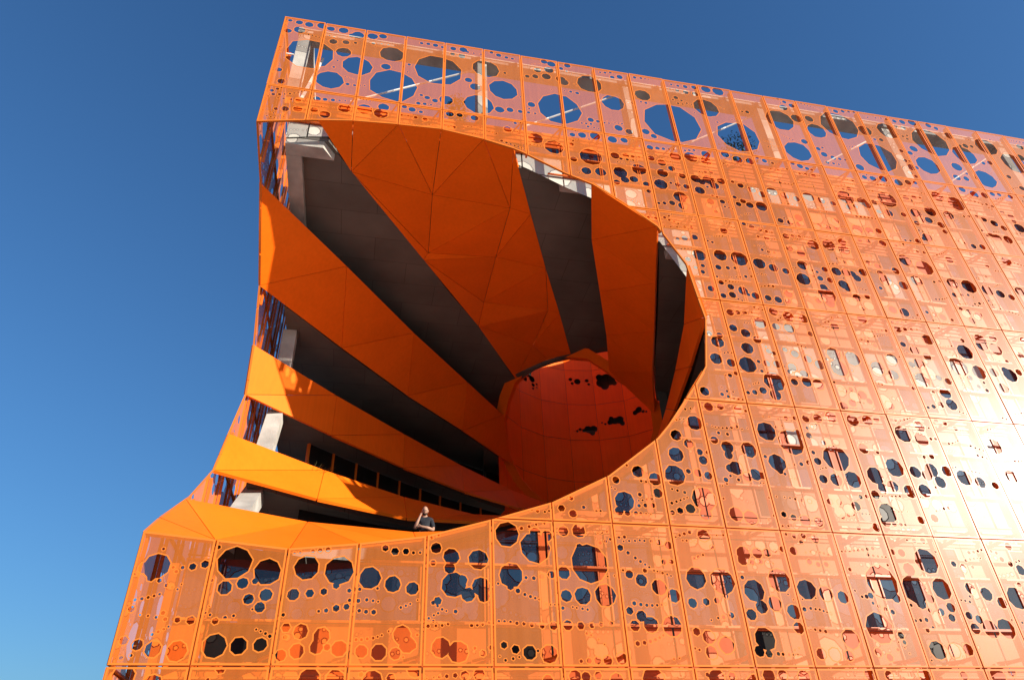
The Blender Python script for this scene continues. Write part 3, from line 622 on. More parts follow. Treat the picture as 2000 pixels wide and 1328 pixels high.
def flat_cell(name, rect, void, mat, parent, y, ax='x', flip=False):
    x0, x1, z0, z1 = rect
    xs = np.array([x0, x1, x1, x0, (x0 + x1) / 2] + list(np.linspace(x0, x1, 6)) * 3)
    zs = np.array([z0, z0, z1, z1, (z0 + z1) / 2] + [z0] * 6 + [z1] * 6 + [(z0 + z1) / 2] * 6)
    ins = in_poly(xs, zs, void)
    if ins.all():
        return None
    if not ins.any():
        V, T = np.array([(x0, z0), (x1, z0), (x1, z1), (x0, z1)]), [(0, 1, 2, 3)]
    else:
        V, T = cdt([[(x0, z0), (x1, z0), (x1, z1), (x0, z1)], void])
        T = np.array(T)
        c = V[T].mean(1)
        k = (c[:, 0] > x0) & (c[:, 0] < x1) & (c[:, 1] > z0) & (c[:, 1] < z1) & ~in_poly(c[:, 0], c[:, 1], void)
        T = [tuple(int(i) for i in t) for t in T[k]]
        if not T:
            return None
        used = sorted({i for t in T for i in t})
        mp = {i: j for j, i in enumerate(used)}
        V = V[used]
        T = [tuple(mp[i] for i in t) for t in T]
    P = [((v[0], y, v[1]) if ax == 'x' else (y, v[0], v[1])) for v in V]
    if flip:
        T = [tuple(reversed(t)) for t in T]
    return mk(name, P, T, mat, parent)

def frame_ring(x0, x1, z0, z1, w, y0, y1):
    vs, fs = [], []
    for (a, b, c, d) in ((x0, x0 + w, z0, z1), (x1 - w, x1, z0, z1), (x0 + w, x1 - w, z0, z0 + w), (x0 + w, x1 - w, z1 - w, z1)):
        o = len(vs)
        vs += boxv(a, b, y0, y1, c, d)
        fs += [tuple(i + o for i in f) for f in BOXF]
    return vs, fs

for s in range(6):
    zs = SEAMS[s + 1]
    prev = SEAMS[s + 1]
    rows = dict(REL)
    if s == 0:      # under the roof edge the storey is lower
        rows = dict(B=(-0.94, -0.30), C=(-2.14, -1.00), D=(-4.30, -2.20))
    for key in rows:
        za, zb = prev + rows[key][0], prev + rows[key][1]
        for c in range(NCOL):
            x0, x1 = c * W + .03, (c + 1) * W - .03
            if c == 0:
                x0 = 0.98
            kind = GL[s][key][c]
            zb2 = zb
            za2 = max(za, SEAMS[s + 2] + (.76 if s < 4 else .22)) if s + 2 < len(SEAMS) and key == 'D' else za
            corners = in_poly(np.array([x0, x1, x1, x0]), np.array([za2, za2, zb2, zb2]), VI)
            if corners.all():
                continue
            if kind == 'g' and (5 if s > 2 else 12) <= c < 20:      # an orange pier closes the right fifth of the bay
                flat_cell('wall_panel', (x1 - .20, x1, za2, zb2), VI, M['wall'], B, YI - .012)
                x1 = x1 - .22
            if kind == 'o':
                flat_cell('wall_panel', (x0, x1, za2, zb2), VI, M['wall'], B, YI)
            elif not corners.any() and flat_cell:
                vs, fs = frame_ring(x0, x1, za2, zb2, .04, YI - .04, YI + .04)
                wdw = mk('window', vs, fs, M['frame'], B)
                pale = (s == 2 and key == 'C' and 11 <= c <= 16) or (s == 2 and key == 'B' and c == 11) or (c >= 11 and s < 4 and rng.random() < .10)
                flat_cell('pane', (x0 + .04, x1 - .04, za2 + .04, zb2 - .04), VI, M['pale_pane' if pale else 'darkglass' if key == 'D' and s >= 3 else 'glass'], wdw, YI)
            else:
                wdw = flat_cell('window', (x0, x1, za2, zb2), VI, M['pale_pane' if za2 > 15 and c < 12 else 'glass'], B, YI)  # edge panes: bright reflection put in as pale colour

# spandrels at the floor edges, rails and brackets
for s in range(1, 7):
    z = SEAMS[s]
    hi = 0.72 if s < 6 else .18
    lo = 0.02 if s < 6 else -.5
    if s == 1:
        lo, hi = -0.28, 0.64
    for c in range(NCOL):
        x0 = 0.98 if c == 0 else c * W + .012
        flat_cell('spandrel_panel', (x0, (c + 1) * W - .012, z + lo, z + hi), VI, M['wall'], B, YI - .02)
    for dz in ((-.1, .2, .45) if s == 1 else (.15, .35, .55) if s < 6 else (-.3, -.1, .1)):
        for lo_, hi_ in free_runs(z + dz, True, VR, .98, NCOL * W):
            box('spandrel_rib', lo_, hi_, YI - .075, YI - .022, z + dz - .025, z + dz + .025, M['frame'], B)
    for dz in (-1.05, -2.65) if s > 1 else (-.97, -2.17):
        for lo_, hi_ in free_runs(z + dz, True, VR, .98, NCOL * W):
            box('rail', lo_, hi_, .80, .88, z + dz - .028, z + dz + .028, M['frame'], B)
    for c in range(1, NCOL + 1):
        x = c * W - .06
        if in_poly(np.array([x]), np.array([z + .1]), offset_poly(VFP, .3))[0]:
            continue
        bar('bracket', (x, .12, z + .30), (x, YI - .05, z + .30), .09, .09, M['frame'], B)
        bar('bracket', (x - .34, YI - .06, z + .30), (x, .2, z + .28), .06, .06, M['frame'], B)
# inner wall returning along the side below and above the opening
for c in range(6):
    for (za, zb) in ((-1.0, .9), (1.0, 2.9), (3.0, 4.6), (4.7, 6.0)):
        kind = rng.choice('gog')
        o = flat_cell('window' if kind == 'g' else 'wall_panel', (c * W + 1.0, (c + 1) * W + .95, za, zb), VLP, M['glass' if kind == 'g' else 'wall'], B, .97, 'y', True)
bar('corner_post', (.80, .80, -1.1), (.80, .80, 6.0), .22, .22, M['frame'], B, side=(1, 0, 0))

# ------------------------------------------------------------------ cladding of the conical void
clad = empty('cone_cladding', B)
clad['label'] = 'faceted orange metal bands lining the conical void'
AX0, AXD = Vector((6.433, 0, 15.55)), Vector((0.49387, 0.85059, 0.18053))
def outward(p):
    v = Vector(p) - AX0
    return (v - AXD * v.dot(AXD)).normalized()

def facet(a, b, c, inset=0.011, th=0.12):
    """one flat triangular sheet of the lining with open joints around it"""
    a, b, c = Vector(a), Vector(b), Vector(c)
    n = (b - a).cross(c - a)
    if n.length < 1e-3:
        return
    n.normalize()
    out = outward((a + b + c) / 3)
    if n.dot(out) < 0:
        b, c = c, b
        n = -n
    P = [a, b, c]
    per = (b - a).length + (c - b).length + (a - c).length
    inc = (a * (c - b).length + b * (a - c).length + c * (b - a).length) / per
    rad = (b - a).cross(c - a).length / per
    f = max(0.3, 1 - inset / rad)
    Q = [inc + (p - inc) * f for p in P]
    vs = [tuple(q) for q in Q] + [tuple(q + n * th) for q in Q]
    fs = [(2, 1, 0), (3, 4, 5), (0, 1, 4, 3), (1, 2, 5, 4), (2, 0, 3, 5)]
    mk('cladding_panel', vs, fs, M['cladding'], clad)

def zipper(T, Bm):
    """triangles between an upper and a lower edge, diagonals leaning from lower left to upper right"""
    i = j = 0
    while i < len(T) - 1 or j < len(Bm) - 1:
        if j == len(Bm) - 1 or (i < len(T) - 1 and i <= j):
            facet(T[i], Bm[j], T[i + 1])
            i += 1
        else:
            facet(T[i], Bm[j], Bm[j + 1])
            j += 1

def e3(z, sd):
    L = EDGES[str(z)][0 if sd == 'L' else 1]
    return [(p[0], p[1], z) for p in L]

bands = [('22.2', '20'), ('17.8', '15.6'), ('13', '10.9')]
FIX = {22.2: (0.02, 2.64, 22.30), 20.0: (0.02, 6.65, 20.04), 17.8: (0.02, 8.08, 17.88), 15.6: (0.02, 8.61, 15.64), 13.0: (0.02, 7.02, 12.98),
       10.9: (0.02, 5.90, 10.93)}
FIXR = {22.2: (13.45, .02, 21.88), 20.0: (16.05, .02, 19.85), 17.8: (16.95, .02, 17.9), 15.6: (17.19, .02, 15.4), 13.0: (16.6, .02, 13.0), 10.9: (15.1, .02, 10.92)}
for zt, zb in bands:
    for sd in 'LR':
        T = [(p[0], p[1], float(zt)) for p in EDGES[zt][0 if sd == 'L' else 1]]
        Bm = [(p[0], p[1], float(zb)) for p in EDGES[zb][0 if sd == 'L' else 1]]
        fx = FIX if sd == 'L' else FIXR
        T[0], Bm[0] = fx[float(zt)], fx[float(zb)]
        zipper(T, Bm)
    # the closed end of the lower bands
    TL, TR = EDGES[zt][0][-1], EDGES[zt][1][-1]
    BL, BR = EDGES[zb][0][-1], EDGES[zb][1][-1]
    if zt != '22.2':
        facet((*TL, float(zt)), (*BL, float(zb)), (*TR, float(zt)))
        facet((*BL, float(zb)), (*TR, float(zt)), (*BR, float(zb)))

def plan_facets(outline, inner):
    """triangulate a sheet given as 3-D points seen from above"""
    pts = outline + inner
    vs = [Vector((p[0], p[1])) for p in pts]
    n = len(outline)
    r = delaunay_2d_cdt(vs, [(i, (i + 1) % n) for i in range(n)], [], 0, 1e-5, True)
    ring = [(p[0], p[1]) for p in outline]
    for f in r[2]:
        c = sum((r[0][i] for i in f), Vector((0, 0))) / 3
        if not in_poly(np.array([c.x]), np.array([c.y]), ring)[0]:
            continue
        q = []
        for i in f:
            src = r[3][i]
            q.append(pts[src[0]] if src else None)
        if all(q):
            facet(*q)

topo = [(2.25, 0.02, 23.44), (3.61, 0.02, 23.71), (5.41, 0.02, 23.89), (7.17, 0.02, 23.98), (8.96, 0.02, 23.72), (10.22, 0.02, 23.40)]
topo += [(p[0], p[1], 23.4) for p in EDGES['23.4'][1][1:]]
topo += [(15.54, 15.69, 23.63)]
topo += [(p[0], p[1], 23.4) for p in reversed(EDGES['23.4'][0][1:])]
plan_facets(topo, [(7.2, 3.6, 23.84), (10.8, 3.6, 23.61), (10.8, 7.2, 23.77), (7.4, 7.2, 23.55), (10.8, 10.8, 23.67), (14.4, 10.8, 23.55), (14.4, 14.4, 23.68)])

boto = [(0.02, 0.02, 6.57), (1.76, 0.02, 6.42), (3.63, 0.02, 6.25), (5.38, 0.02, 6.45), (7.14, 0.02, 6.71), (9.0, 0.02, 7.26), (10.84, 0.02, 7.87),
        (12.62, 0.02, 8.78), (11.95, 1.9, 8.8), (10.91, 3.6, 8.8), (8.62, 5.25, 8.8), (7.2, 5.5, 8.8), (3.6, 4.9, 8.8), (0.02, 3.2, 8.75), (0.02, 1.02, 7.32)]
plan_facets(boto, [(7.2, 2.6, 7.35)])

# ring where the cone meets the inner shaft
ring3 = [Vector(p) for p in RING]
cen = sum(ring3, Vector()) / len(ring3)
vs, fs = [], []
for p in ring3:
    o = (p - cen).normalized()
    vs += [tuple(p - o * .10), tuple(p + o * .55), tuple(p - o * .10 + AXD * .5), tuple(p + o * .55 + AXD * .5)]
n = len(ring3)
for i in range(n):
    a, b = 4 * i, 4 * ((i + 1) % n)
    fs += [(a, b, b + 1, a + 1), (a + 2, a, b, b + 2)][::-1]
mk('ring_collar', vs, fs, M['cladding'], clad)

# inner shaft, open to the sky
shaft = empty('atrium_shaft', B)
SC, SR = Vector((21.0, 21.2)), 7.4
NS = 20
zl = [4.0, 10.0, 14.0, 18.0, 21.5, 25.0, 28.2, 31.5, 35.3]  # top rows added above the roof to keep direct sun off the wall
def spt(i, z, j):
    a = 2 * math.pi * (i + 0.5 * (j % 2) * 0) / NS + .35
    return (SC.x + SR * math.cos(a), SC.y + SR * math.sin(a), z)
RP = [(p.x, p.y) for p in ring3]
def in_cone(p):
    v = Vector(p) - AX0
    t = v.dot(AXD)
    rr, uu = Vector((0.8648, -0.50212, 0)), Vector((-0.09065, -0.15612, 0.98357))
    a, b = max(.5, 10.769 - .25384 * t), max(.5, 8.516 - .19876 * t)
    return math.hypot(v.dot(rr) / a, v.dot(uu) / b) < 1.03 and t < 26
def shaft_panel(a, b, c, d, hl):
    """a sheet of the shaft wall, with cut-outs if asked"""
    for tri in ((a, b, c, d),):
        P = [Vector(p) for p in tri]
        n = (P[1] - P[0]).cross(P[2] - P[0]).normalized()
        mid = sum(P, Vector()) / 4
        if in_cone(mid) or (mid.z < 29 and (mid.xy - SC).dot(Vector((-.5, -.86))) > .25 * SR):
            continue
        u = (P[1] - P[0]).normalized()
        v = n.cross(u)
        loc = [((p - P[0]).dot(u), (p - P[0]).dot(v)) for p in P]
        inc = Vector((sum(q[0] for q in loc) / 4, sum(q[1] for q in loc) / 4))
        loc = [tuple(inc + (Vector(q) - inc) * .992) for q in loc]
        polys = [loc]
        hs = []
        for (hu, hv, hr) in hl:
            if in_poly(np.array([hu]), np.array([hv]), loc)[0]:
                ph = rng.uniform(0, 6)
                m = 9 if hr > .15 else 6
                A = [(hu + hr * math.cos(ph + i * 6.2832 / m), hv + hr * math.sin(ph + i * 6.2832 / m)) for i in range(m)]
                hs.append(A)
        V, T = cdt(polys + hs)
        fs = []
        for t in T:
            cc = V[list(t)].mean(0)
            px, pz = np.array([cc[0]]), np.array([cc[1]])
            if in_poly(px, pz, loc)[0] and not any(in_poly(px, pz, A)[0] for A in hs):
                fs.append(tuple(t))
        mk('cladding_panel', [tuple(P[0] + u * q[0] + v * q[1]) for q in V], fs, M['cladding'], shaft)
# cut-outs of the shaft wall, measured on the sheets
SHAFT_HOLES = {
    (2, 6): [(1.2, 2.3, .48), (1.6, 2.0, .45), (.85, 2.0, .40), (1.35, 1.6, .34), (.6, 2.4, .28), (1.75, 2.55, .28), (.55, 1.75, .22)],
    (3, 6): [(.5, 2.3, .17), (.35, 1.95, .12), (1.3, 2.2, .28), (1.75, 2.0, .14), (1.85, 2.4, .17)],
    (2, 5): [(.9, 1.5, .30), (.55, 1.55, .34), (1.3, 1.45, .24), (1.2, 1.75, .20), (.35, 1.2, .2), (1.7, 1.35, .10), (1.95, 1.5, .08)],
    (3, 5): [(.35, 1.0, .30), (.8, .95, .32), (1.15, .85, .16), (1.45, .95, .14), (1.7, .8, .11), (.5, .65, .22)],
    (1, 5): [(1.2, 2.0, .28), (1.5, 1.85, .22), (.85, 1.75, .14), (.6, 1.65, .10)],
    (5, 6): [(.9, 1.6, .30), (1.3, 2.0, .36), (.8, 1.1, .17), (.85, .75, .12), (.4, 1.3, .11), (.4, 1.0, .08), (1.7, 1.4, .26)],
    (6, 6): [(.6, 1.5, .28), (1.0, 1.7, .22)],
    (1, 4): [(1.0, 1.2, .2), (1.3, 1.4, .16), (.7, 1.0, .1)]}
for j in range(len(zl) - 1):
    for i in range(NS):
        hl = SHAFT_HOLES.get((i % NS, j), [])
        shaft_panel(spt(i, zl[j], j), spt(i + 1, zl[j], j), spt(i + 1, zl[j + 1], j + 1), spt(i, zl[j + 1], j + 1), hl)
# dark shell added around the lining, keeps sun out of its cut-outs
vs, fs = [], []
NC = 20
for z in (4.0, 35.4):
    vs += [(SC.x + (SR + 1.1) * math.cos(2 * math.pi * i / NC), SC.y + (SR + 1.1) * math.sin(2 * math.pi * i / NC), z) for i in range(NC)]
vs += [(SC.x + 7.35 * math.cos(2 * math.pi * i / NC), SC.y + 7.35 * math.sin(2 * math.pi * i / NC), 35.4) for i in range(NC)]
for i in range(NC):
    k = (i + 1) % NC
    if not in_cone(((vs[i][0] + vs[k][0]) / 2, (vs[i][1] + vs[k][1]) / 2, 20)):
        fs.append((i, k, NC + k, NC + i))
    else:
        vs += [(vs[i][0], vs[i][1], 25.9), (vs[k][0], vs[k][1], 25.9)]
        fs.append((len(vs) - 2, len(vs) - 1, NC + k, NC + i))
    fs.append((NC + i, NC + k, 2 * NC + k, 2 * NC + i))
mk('shaft_light_shield', vs, fs, M['soffit'], shaft)
CIRC = [(SC.x + (SR + .1) * math.cos(2 * math.pi * i / NS + .35), SC.y + (SR + .1) * math.sin(2 * math.pi * i / NS + .35)) for i in range(NS)]

# ------------------------------------------------------------------ floor slabs, soffits, terraces
def void_plan(key, grow):
    L, R = VOIDS[key]
    poly = [(-6, L[0][1])] + [tuple(p) for p in L] + [tuple(p) for p in reversed(R)] + [(R[0][0], -6), (-6, -6)]
    return offset_poly(poly, grow)

XB, YB = NCOL * W, 36.0
def slab(name, key, z0, z1, mlow, mtop, grow=.16):
    poly = void_plan(key, grow)
    rect = [(1.0, 1.0), (XB, 1.0), (XB, YB), (1.0, YB)]
    V, T = cdt([rect, poly, CIRC])
    T = np.array(T)
    c = V[T].mean(1)
    k = (c[:, 0] > 1.0) & (c[:, 0] < XB) & (c[:, 1] > 1.0) & (c[:, 1] < YB) & ~in_poly(c[:, 0], c[:, 1], poly) & ~in_poly(c[:, 0], c[:, 1], CIRC)
    T = T[k]
    n = len(V)
    vs = [(v[0], v[1], z1) for v in V] + [(v[0], v[1], z0) for v in V]
    fs = [tuple(int(i) for i in t) for t in T] + [tuple(int(i) + n for i in reversed(t)) for t in T]
    mi = [0] * len(T) + [1] * len(T)
    cnt = {(int(t[i]), int(t[(i + 1) % 3])) for t in T for i in range(3)}
    for a, b in cnt:
        if (b, a) not in cnt:
            fs.append((b, a, a + n, b + n))
            mi.append(1)
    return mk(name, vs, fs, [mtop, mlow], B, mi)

slab('roof_slab', '23.45', 23.42, 24.15, M['soffit'], M['roof'])
V_, T_ = cdt([[(.9, .98), (XB, .98), (XB, YB), (.9, YB)], CIRC])
T_ = [t for t in T_ if not in_poly(np.array([V_[list(t)].mean(0)[0]]), np.array([V_[list(t)].mean(0)[1]]), CIRC)[0]]
nn = len(V_)
mk('roof_deck', [(v[0], v[1], 25.88) for v in V_] + [(v[0], v[1], 25.6) for v in V_], [tuple(t) for t in T_] + [tuple(i + nn for i in reversed(t)) for t in T_], M['roof'], B)
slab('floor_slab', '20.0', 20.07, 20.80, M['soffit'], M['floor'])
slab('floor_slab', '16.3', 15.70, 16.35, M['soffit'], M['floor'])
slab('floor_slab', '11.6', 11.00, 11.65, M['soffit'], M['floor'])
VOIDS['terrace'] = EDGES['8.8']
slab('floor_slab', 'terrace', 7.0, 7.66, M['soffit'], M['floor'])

# concrete edge beams under the slabs, columns
YB0, YB1 = 1.02, 1.62
def beam(x0, x1, y0, y1, z0, z1):
    box('concrete_beam', x0, x1, y0, y1, z0, z1, M['concrete'], B)
mk('concrete_beam', [(1.0, YB0, 23.02), (2.5, YB0, 23.02), (2.92, YB1, 23.02), (1.0, YB1, 23.02), (1.0, YB0, 23.415), (2.5, YB0, 23.415), (2.92, YB1, 23.415), (1.0, YB1, 23.415)],
   BOXF, M['concrete'], B)
beam(12.6, XB, YB0, YB1, 22.95, 23.415)
beam(1.0, 1.62, 1.63, 30, 23.02, 23.415)
beam(17.0, XB, YB0, YB1, 19.65, 20.065)
beam(17.9, XB, YB0, YB1, 15.3, 15.695)
beam(15.9, XB, YB0, YB1, 10.6, 10.995)
for c in range(5, 6):
    pass
for c in (9, 13, 17, 21):
    x = c * W
    for (za, zb) in ((16.36, 19.64), (11.66, 15.29), (7.67, 10.59), (20.81, 22.94)):
        if not in_poly(np.array([x]), np.array([(za + zb) / 2]), offset_poly(VFP, .6))[0] and not in_poly(np.array([x]), np.array([zb]), offset_poly(VFP, .6))[0]:
            box('concrete_column', x - .3, x + .3, YB0 + .02, YB1 - .02, za, zb, M['concrete'], B)
# pale columns of the side, standing on the terraces
def column(a, b, w):
    bar('concrete_column', a, b, w, w * 1.0, M['concrete'], B, side=(1, 0, 0))
column((1.18, 10.35, 16.36), (1.18, 10.1, 20.06), .62)
column((1.15, 8.3, 11.66), (1.15, 10.4, 15.69), .66)
column((1.22, 4.0, 7.67), (1.22, 8.2, 10.99), .70)

# glazed back walls of the terraces
def resample(L, step):
    out, acc = [Vector(L[0])], 0.0
    for a, b in zip(L[:-1], L[1:]):
        a, b = Vector(a), Vector(b)
        d = (b - a).length
        t = step - acc
        while t <= d:
            out.append(a + (b - a) * (t / d))
            t += step
        acc = (acc + d) % step
    return out
for (key, zf, zc) in (('20.0', 20.81, 23.41), ('16.3', 16.36, 20.06), ('11.6', 11.66, 15.69), ('7.35', 7.67, 10.99)):
    for sd, sgn in ((0, 1),):
        # the void is wider at the ceiling than at the floor here, so the wall keeps clear of both
        L = {'20.0': VOIDS['20.0'][0], '16.3': VOIDS['16.3'][0], '11.6': EDGES['15.6'][0], '7.35': EDGES['10.9'][0]}[key]
        off = []
        for i in range(len(L)):
            a, b = Vector(L[max(0, i - 1)]), Vector(L[min(len(L) - 1, i + 1)])
            d = (b - a).normalized()
            off.append(Vector(L[i]) + Vector((-d.y, d.x)) * sgn * (4.0 if key in ('20.0', '16.3') else 1.6))
        off = [p for p in off if p.x > 1.4 and p.y > 1.8 and p.x < 17]
        if len(off) < 2:
            continue
        P = resample(off, 1.5)
        for i, (a, b) in enumerate(zip(P[:-1], P[1:])):
            gw = mk('terrace_glazing', [(a.x, a.y, zf), (b.x, b.y, zf), (b.x, b.y, zc - .01), (a.x, a.y, zc - .01)], [(0, 1, 2, 3)], M['darkglass'], B)
            if key == '11.6':
                bar('post', (a.x, a.y, zf), (a.x, a.y, zc - .01), .09, .16, M['frame'], gw, side=(b.x - a.x, b.y - a.y, 0))

# ------------------------------------------------------------------ roof frame behind the parapet
for x in (0.92, 9.0, 16.2, 23.4, 30.6, 37.8):
    box('roof_column', x - .24, x + .24, .45, .98, 25.89, 29.78, M['concrete'], B)
box('roof_beam', .62, XB, .36, 1.08, 29.785, 30.12, M['concrete'], B)
box('roof_beam', .62, 1.26, 1.09, 30, 29.785, 30.12, M['concrete'], B)
for y in (8.0, 15.2):
    box('roof_column', .68, 1.16, y - .25, y + .25, 25.89, 29.78, M['concrete'], B)
rods = [((3.3, .8, 25.95), (8.8, .8, 29.7)), ((10.9, .8, 25.95), (16.0, .8, 29.6)), ((18.2, .8, 25.95), (23.2, .8, 29.6)), ((25.4, .8, 25.95), (30.4, .8, 29.6)),
        ((32.6, .8, 25.95), (37.6, .8, 29.6))]
for a, b in rods:
    bar('bracing_rod', a, b, .06, .06, M['rod'], B)
bar('bracing_rod', (1.25, 1.0, 25.9), (1.7, 1.5, 29.7), .10, .10, M['rod'], B)
bar('bracing_rod', (.3, .5, 28.2), (.7, .5, 28.2), .05, .05, M['rod'], B)

# ------------------------------------------------------------------ planting
def foliage(name, n, rx, ry, rz, leaf, col, parent, centre):
    m = M.get('leaf' + str(col))
    if m is None:
        m = simple('leaf_green', col, 0.6, 0.3, 0.35, 9.0)
        M['leaf' + str(col)] = m
    vs, fs = [], []
    for _ in range(n):
        while True:
            p = Vector((rng.uniform(-1, 1), rng.uniform(-1, 1), rng.uniform(-1, 1)))
            if .25 < p.length < 1.05 - .3 * rng.random():
                break
        q = Vector((p.x * rx, p.y * ry, p.z * rz)) + Vector(centre)
        a = Vector((rng.uniform(-1, 1), rng.uniform(-1, 1), rng.uniform(-.6, 1))).normalized()
        b = a.cross(Vector((rng.uniform(-1, 1), rng.uniform(-1, 1), rng.uniform(-1, 1)))).normalized()
        l = leaf * rng.uniform(.6, 1.3)
        o = len(vs)
        vs += [tuple(q - a * l), tuple(q + b * l * .4), tuple(q + a * l), tuple(q - b * l * .4)]
        fs.append((o, o + 1, o + 2, o + 3))
    o = mk(name, vs, fs, m, parent, k=1.0)
    return o

bark = simple('bark', (0.10, 0.075, 0.05), 0.9, 0.2, 0.2, 20)
def shrub(label, x, y, z, h, r, n, col):
    t = empty('shrub', loc=(x, y, z))
    t['label'] = label
    t['category'] = 'shrub'
    vs, fs = [], []
    for i in range(5):
        a = i * 1.3
        base = Vector((0, 0, 0))
        tip = Vector((math.cos(a) * r * .5, math.sin(a) * r * .5, h * .75))
        o = len(vs)
        for p, w in ((base, .03), (tip, .008)):
            for q in range(5):
                vs.append((p.x + w * math.cos(q * 1.2566), p.y + w * math.sin(q * 1.2566), p.z))
        for q in range(5):
            fs.append((o + q, o + (q + 1) % 5, o + 5 + (q + 1) % 5, o + 5 + q))
    mk('trunk', vs, fs, bark, t, k=1.0)
    foliage('crown', n, r, r, h * .5, .06, col, t, (0, 0, h * .58))
    return t
# ------------------------------------------------------------------ the man on the terrace (metres)
skin = simple('skin', (0.33, 0.19, 0.13), 0.55, 0.4, 0.05, 30)
shirt_m = simple('shirt_cloth', (0.020, 0.023, 0.030), 0.85, 0.2, 0.25, 25, bump=.4, bscale=60)
trouser_m = simple('trouser_cloth', (0.025, 0.026, 0.03), 0.85, 0.2, 0.2, 25)
beard_m = simple('beard_hair', (0.05, 0.032, 0.022), 0.8, 0.2, 0.3, 90)
hair_m = simple('cropped_hair', (0.12, 0.085, 0.06), 0.8, 0.2, 0.3, 90)

def skinned(name, joints, edges, mat, parent, root=0, sub=2):
    """one continuous surface grown around a skeleton; joints are (x, y, z, rx, ry)"""
    me = bpy.data.meshes.new(name)
    me.from_pydata([j[:3] for j in joints], edges, [])
    o = link(bpy.data.objects.new(name, me), parent)
    sk = o.modifiers.new('skin', 'SKIN')
    sk.use_smooth_shade = True
    for i, j in enumerate(joints):
        me.skin_vertices[0].data[i].radius = (j[3], j[4])
        me.skin_vertices[0].data[i].use_root = (i == root)
    ss = o.modifiers.new('sub', 'SUBSURF')
    ss.levels = ss.render_levels = sub
    me.materials.append(mat)
    return o

def lump(name, c, r, mat, parent, seg=14, deform=None):
    vs, fs = [], []
    n = seg
    for i in range(n + 1):
        th = math.pi * i / n
        for k in range(2 * n):
            ph = math.pi * k / n
            d = Vector((math.sin(th) * math.cos(ph), math.sin(th) * math.sin(ph), math.cos(th)))
            if deform:
                d = deform(d)
            vs.append((c[0] + d.x * r[0], c[1] + d.y * r[1], c[2] + d.z * r[2]))
    for i in range(n):
        for k in range(2 * n):
            a, b = i * 2 * n + k, i * 2 * n + (k + 1) % (2 * n)
            fs.append((a, b, b + 2 * n, a + 2 * n))
    if name in HEAD_PARTS:
        vs = [tilt(v) for v in vs]
    return mk(name, vs, fs, mat, parent, smooth=True, k=1.0)

HEAD_PARTS = ('head', 'ear', 'eye', 'beard', 'mouth', 'hair')
TILT = Matrix.Rotation(math.radians(17), 3, 'X')
def tilt(v):
    """head bent a little forward on the neck and sized up to the body"""
    q = (Vector(v) - Vector((0, -.01, 1.575))) * 1.09
    return tuple(TILT @ q + Vector((0, -.01, 1.585)))

man = empty('person', loc=(7.68 * K, 6.45 * K, 7.70 * K))
man['label'] = 'man in dark short-sleeved shirt on the terrace, hand raised to his chin'
man['category'] = 'person'
man.rotation_euler.z = math.radians(-8)
# local frame: faces -Y, x to his left is +X in the picture
J = [(0, 0, .95, .15, .11), (0, 0, 1.15, .14, .105), (0, -.005, 1.34, .165, .115), (0, .005, 1.47, .09, .075), (0, -.005, 1.53, .058, .058), (0, -.02, 1.60, .065, .075),
     # his left arm (picture right): shoulder, elbow, wrist crossing to the other elbow, knuckles
     (.17, .0, 1.42, .068, .068), (.225, -.03, 1.26, .052, .052), (.245, -.06, 1.12, .052, .052), (.10, -.20, 1.135, .047, .047), (-.07, -.225, 1.165, .035, .031), (-.13, -.215, 1.185, .040, .020),
     # his right arm (picture left): shoulder, upper arm, elbow out, wrist near the chin, knuckles
     (-.17, .0, 1.42, .068, .068), (-.225, -.07, 1.27, .052, .052), (-.255, -.14, 1.14, .053, .053), (-.20, -.20, 1.28, .047, .047), (-.135, -.215, 1.44, .034, .032), (-.105, -.205, 1.515, .038, .024),
     # legs
     (.09, 0, .86, .095, .10), (.11, 0, .50, .065, .07), (.115, .02, .10, .045, .05), (.125, -.12, .04, .045, .035),
     (-.09, 0, .86, .095, .10), (-.11, 0, .50, .065, .07), (-.115, .02, .10, .045, .05), (-.125, -.12, .04, .045, .035)]
E_ = [(0, 1), (1, 2), (2, 3), (3, 4), (4, 5), (3, 6), (6, 7), (7, 8), (8, 9), (9, 10), (10, 11), (3, 12), (12, 13), (13, 14), (14, 15), (15, 16), (16, 17),
      (0, 18), (18, 19), (19, 20), (20, 21), (0, 22), (22, 23), (23, 24), (24, 25)]
nj = len(J)
# fingers: own short chains rooted in the palms
for (base, pts) in ((11, [((-.150, -.212, 1.205), (-.185, -.205, 1.212)), ((-.152, -.217, 1.190), (-.190, -.212, 1.190)), ((-.150, -.218, 1.175), (-.186, -.213, 1.172)), ((-.145, -.214, 1.160), (-.175, -.208, 1.156)), ((-.120, -.225, 1.215), (-.135, -.232, 1.240))]),
                    (17, [((-.100, -.212, 1.560), (-.080, -.218, 1.555)), ((-.085, -.220, 1.556), (-.068, -.222, 1.545)), ((-.078, -.224, 1.540), (-.064, -.222, 1.528)), ((-.080, -.224, 1.520), (-.068, -.220, 1.508)), ((-.092, -.180, 1.545), (-.072, -.172, 1.560))])):
    for a, b in pts:
        i = len(J)
        J.append((*a, .0095, .0095))
        J.append((*b, .0080, .0080))
        E_ += [(base, i), (i, i + 1)]
body = skinned('body', J, E_, skin, man)
def skull(d):
    # jaw narrower than the crown, face flatter, chin and nose forward
    w = 1.0 - .26 * max(0, -d.z) - .05 * max(0, d.z)
    y = d.y * (1.0 if d.y > 0 else .93)
    q = Vector((d.x * w, y, d.z))
    if d.y < -.8 and -.30 < d.z < .12:
        q.y -= .17 * max(0, 1 - abs(d.x) / .2) * (1 - abs(d.z + .1) / .25 if abs(d.z + .1) < .25 else 0)
    if d.y < -.3 and d.z < -.6:
        q.y -= .12
    if d.y < -.75 and .05 < d.z < .3 and .18 < abs(d.x) < .5:
        q.y += .08
    return q
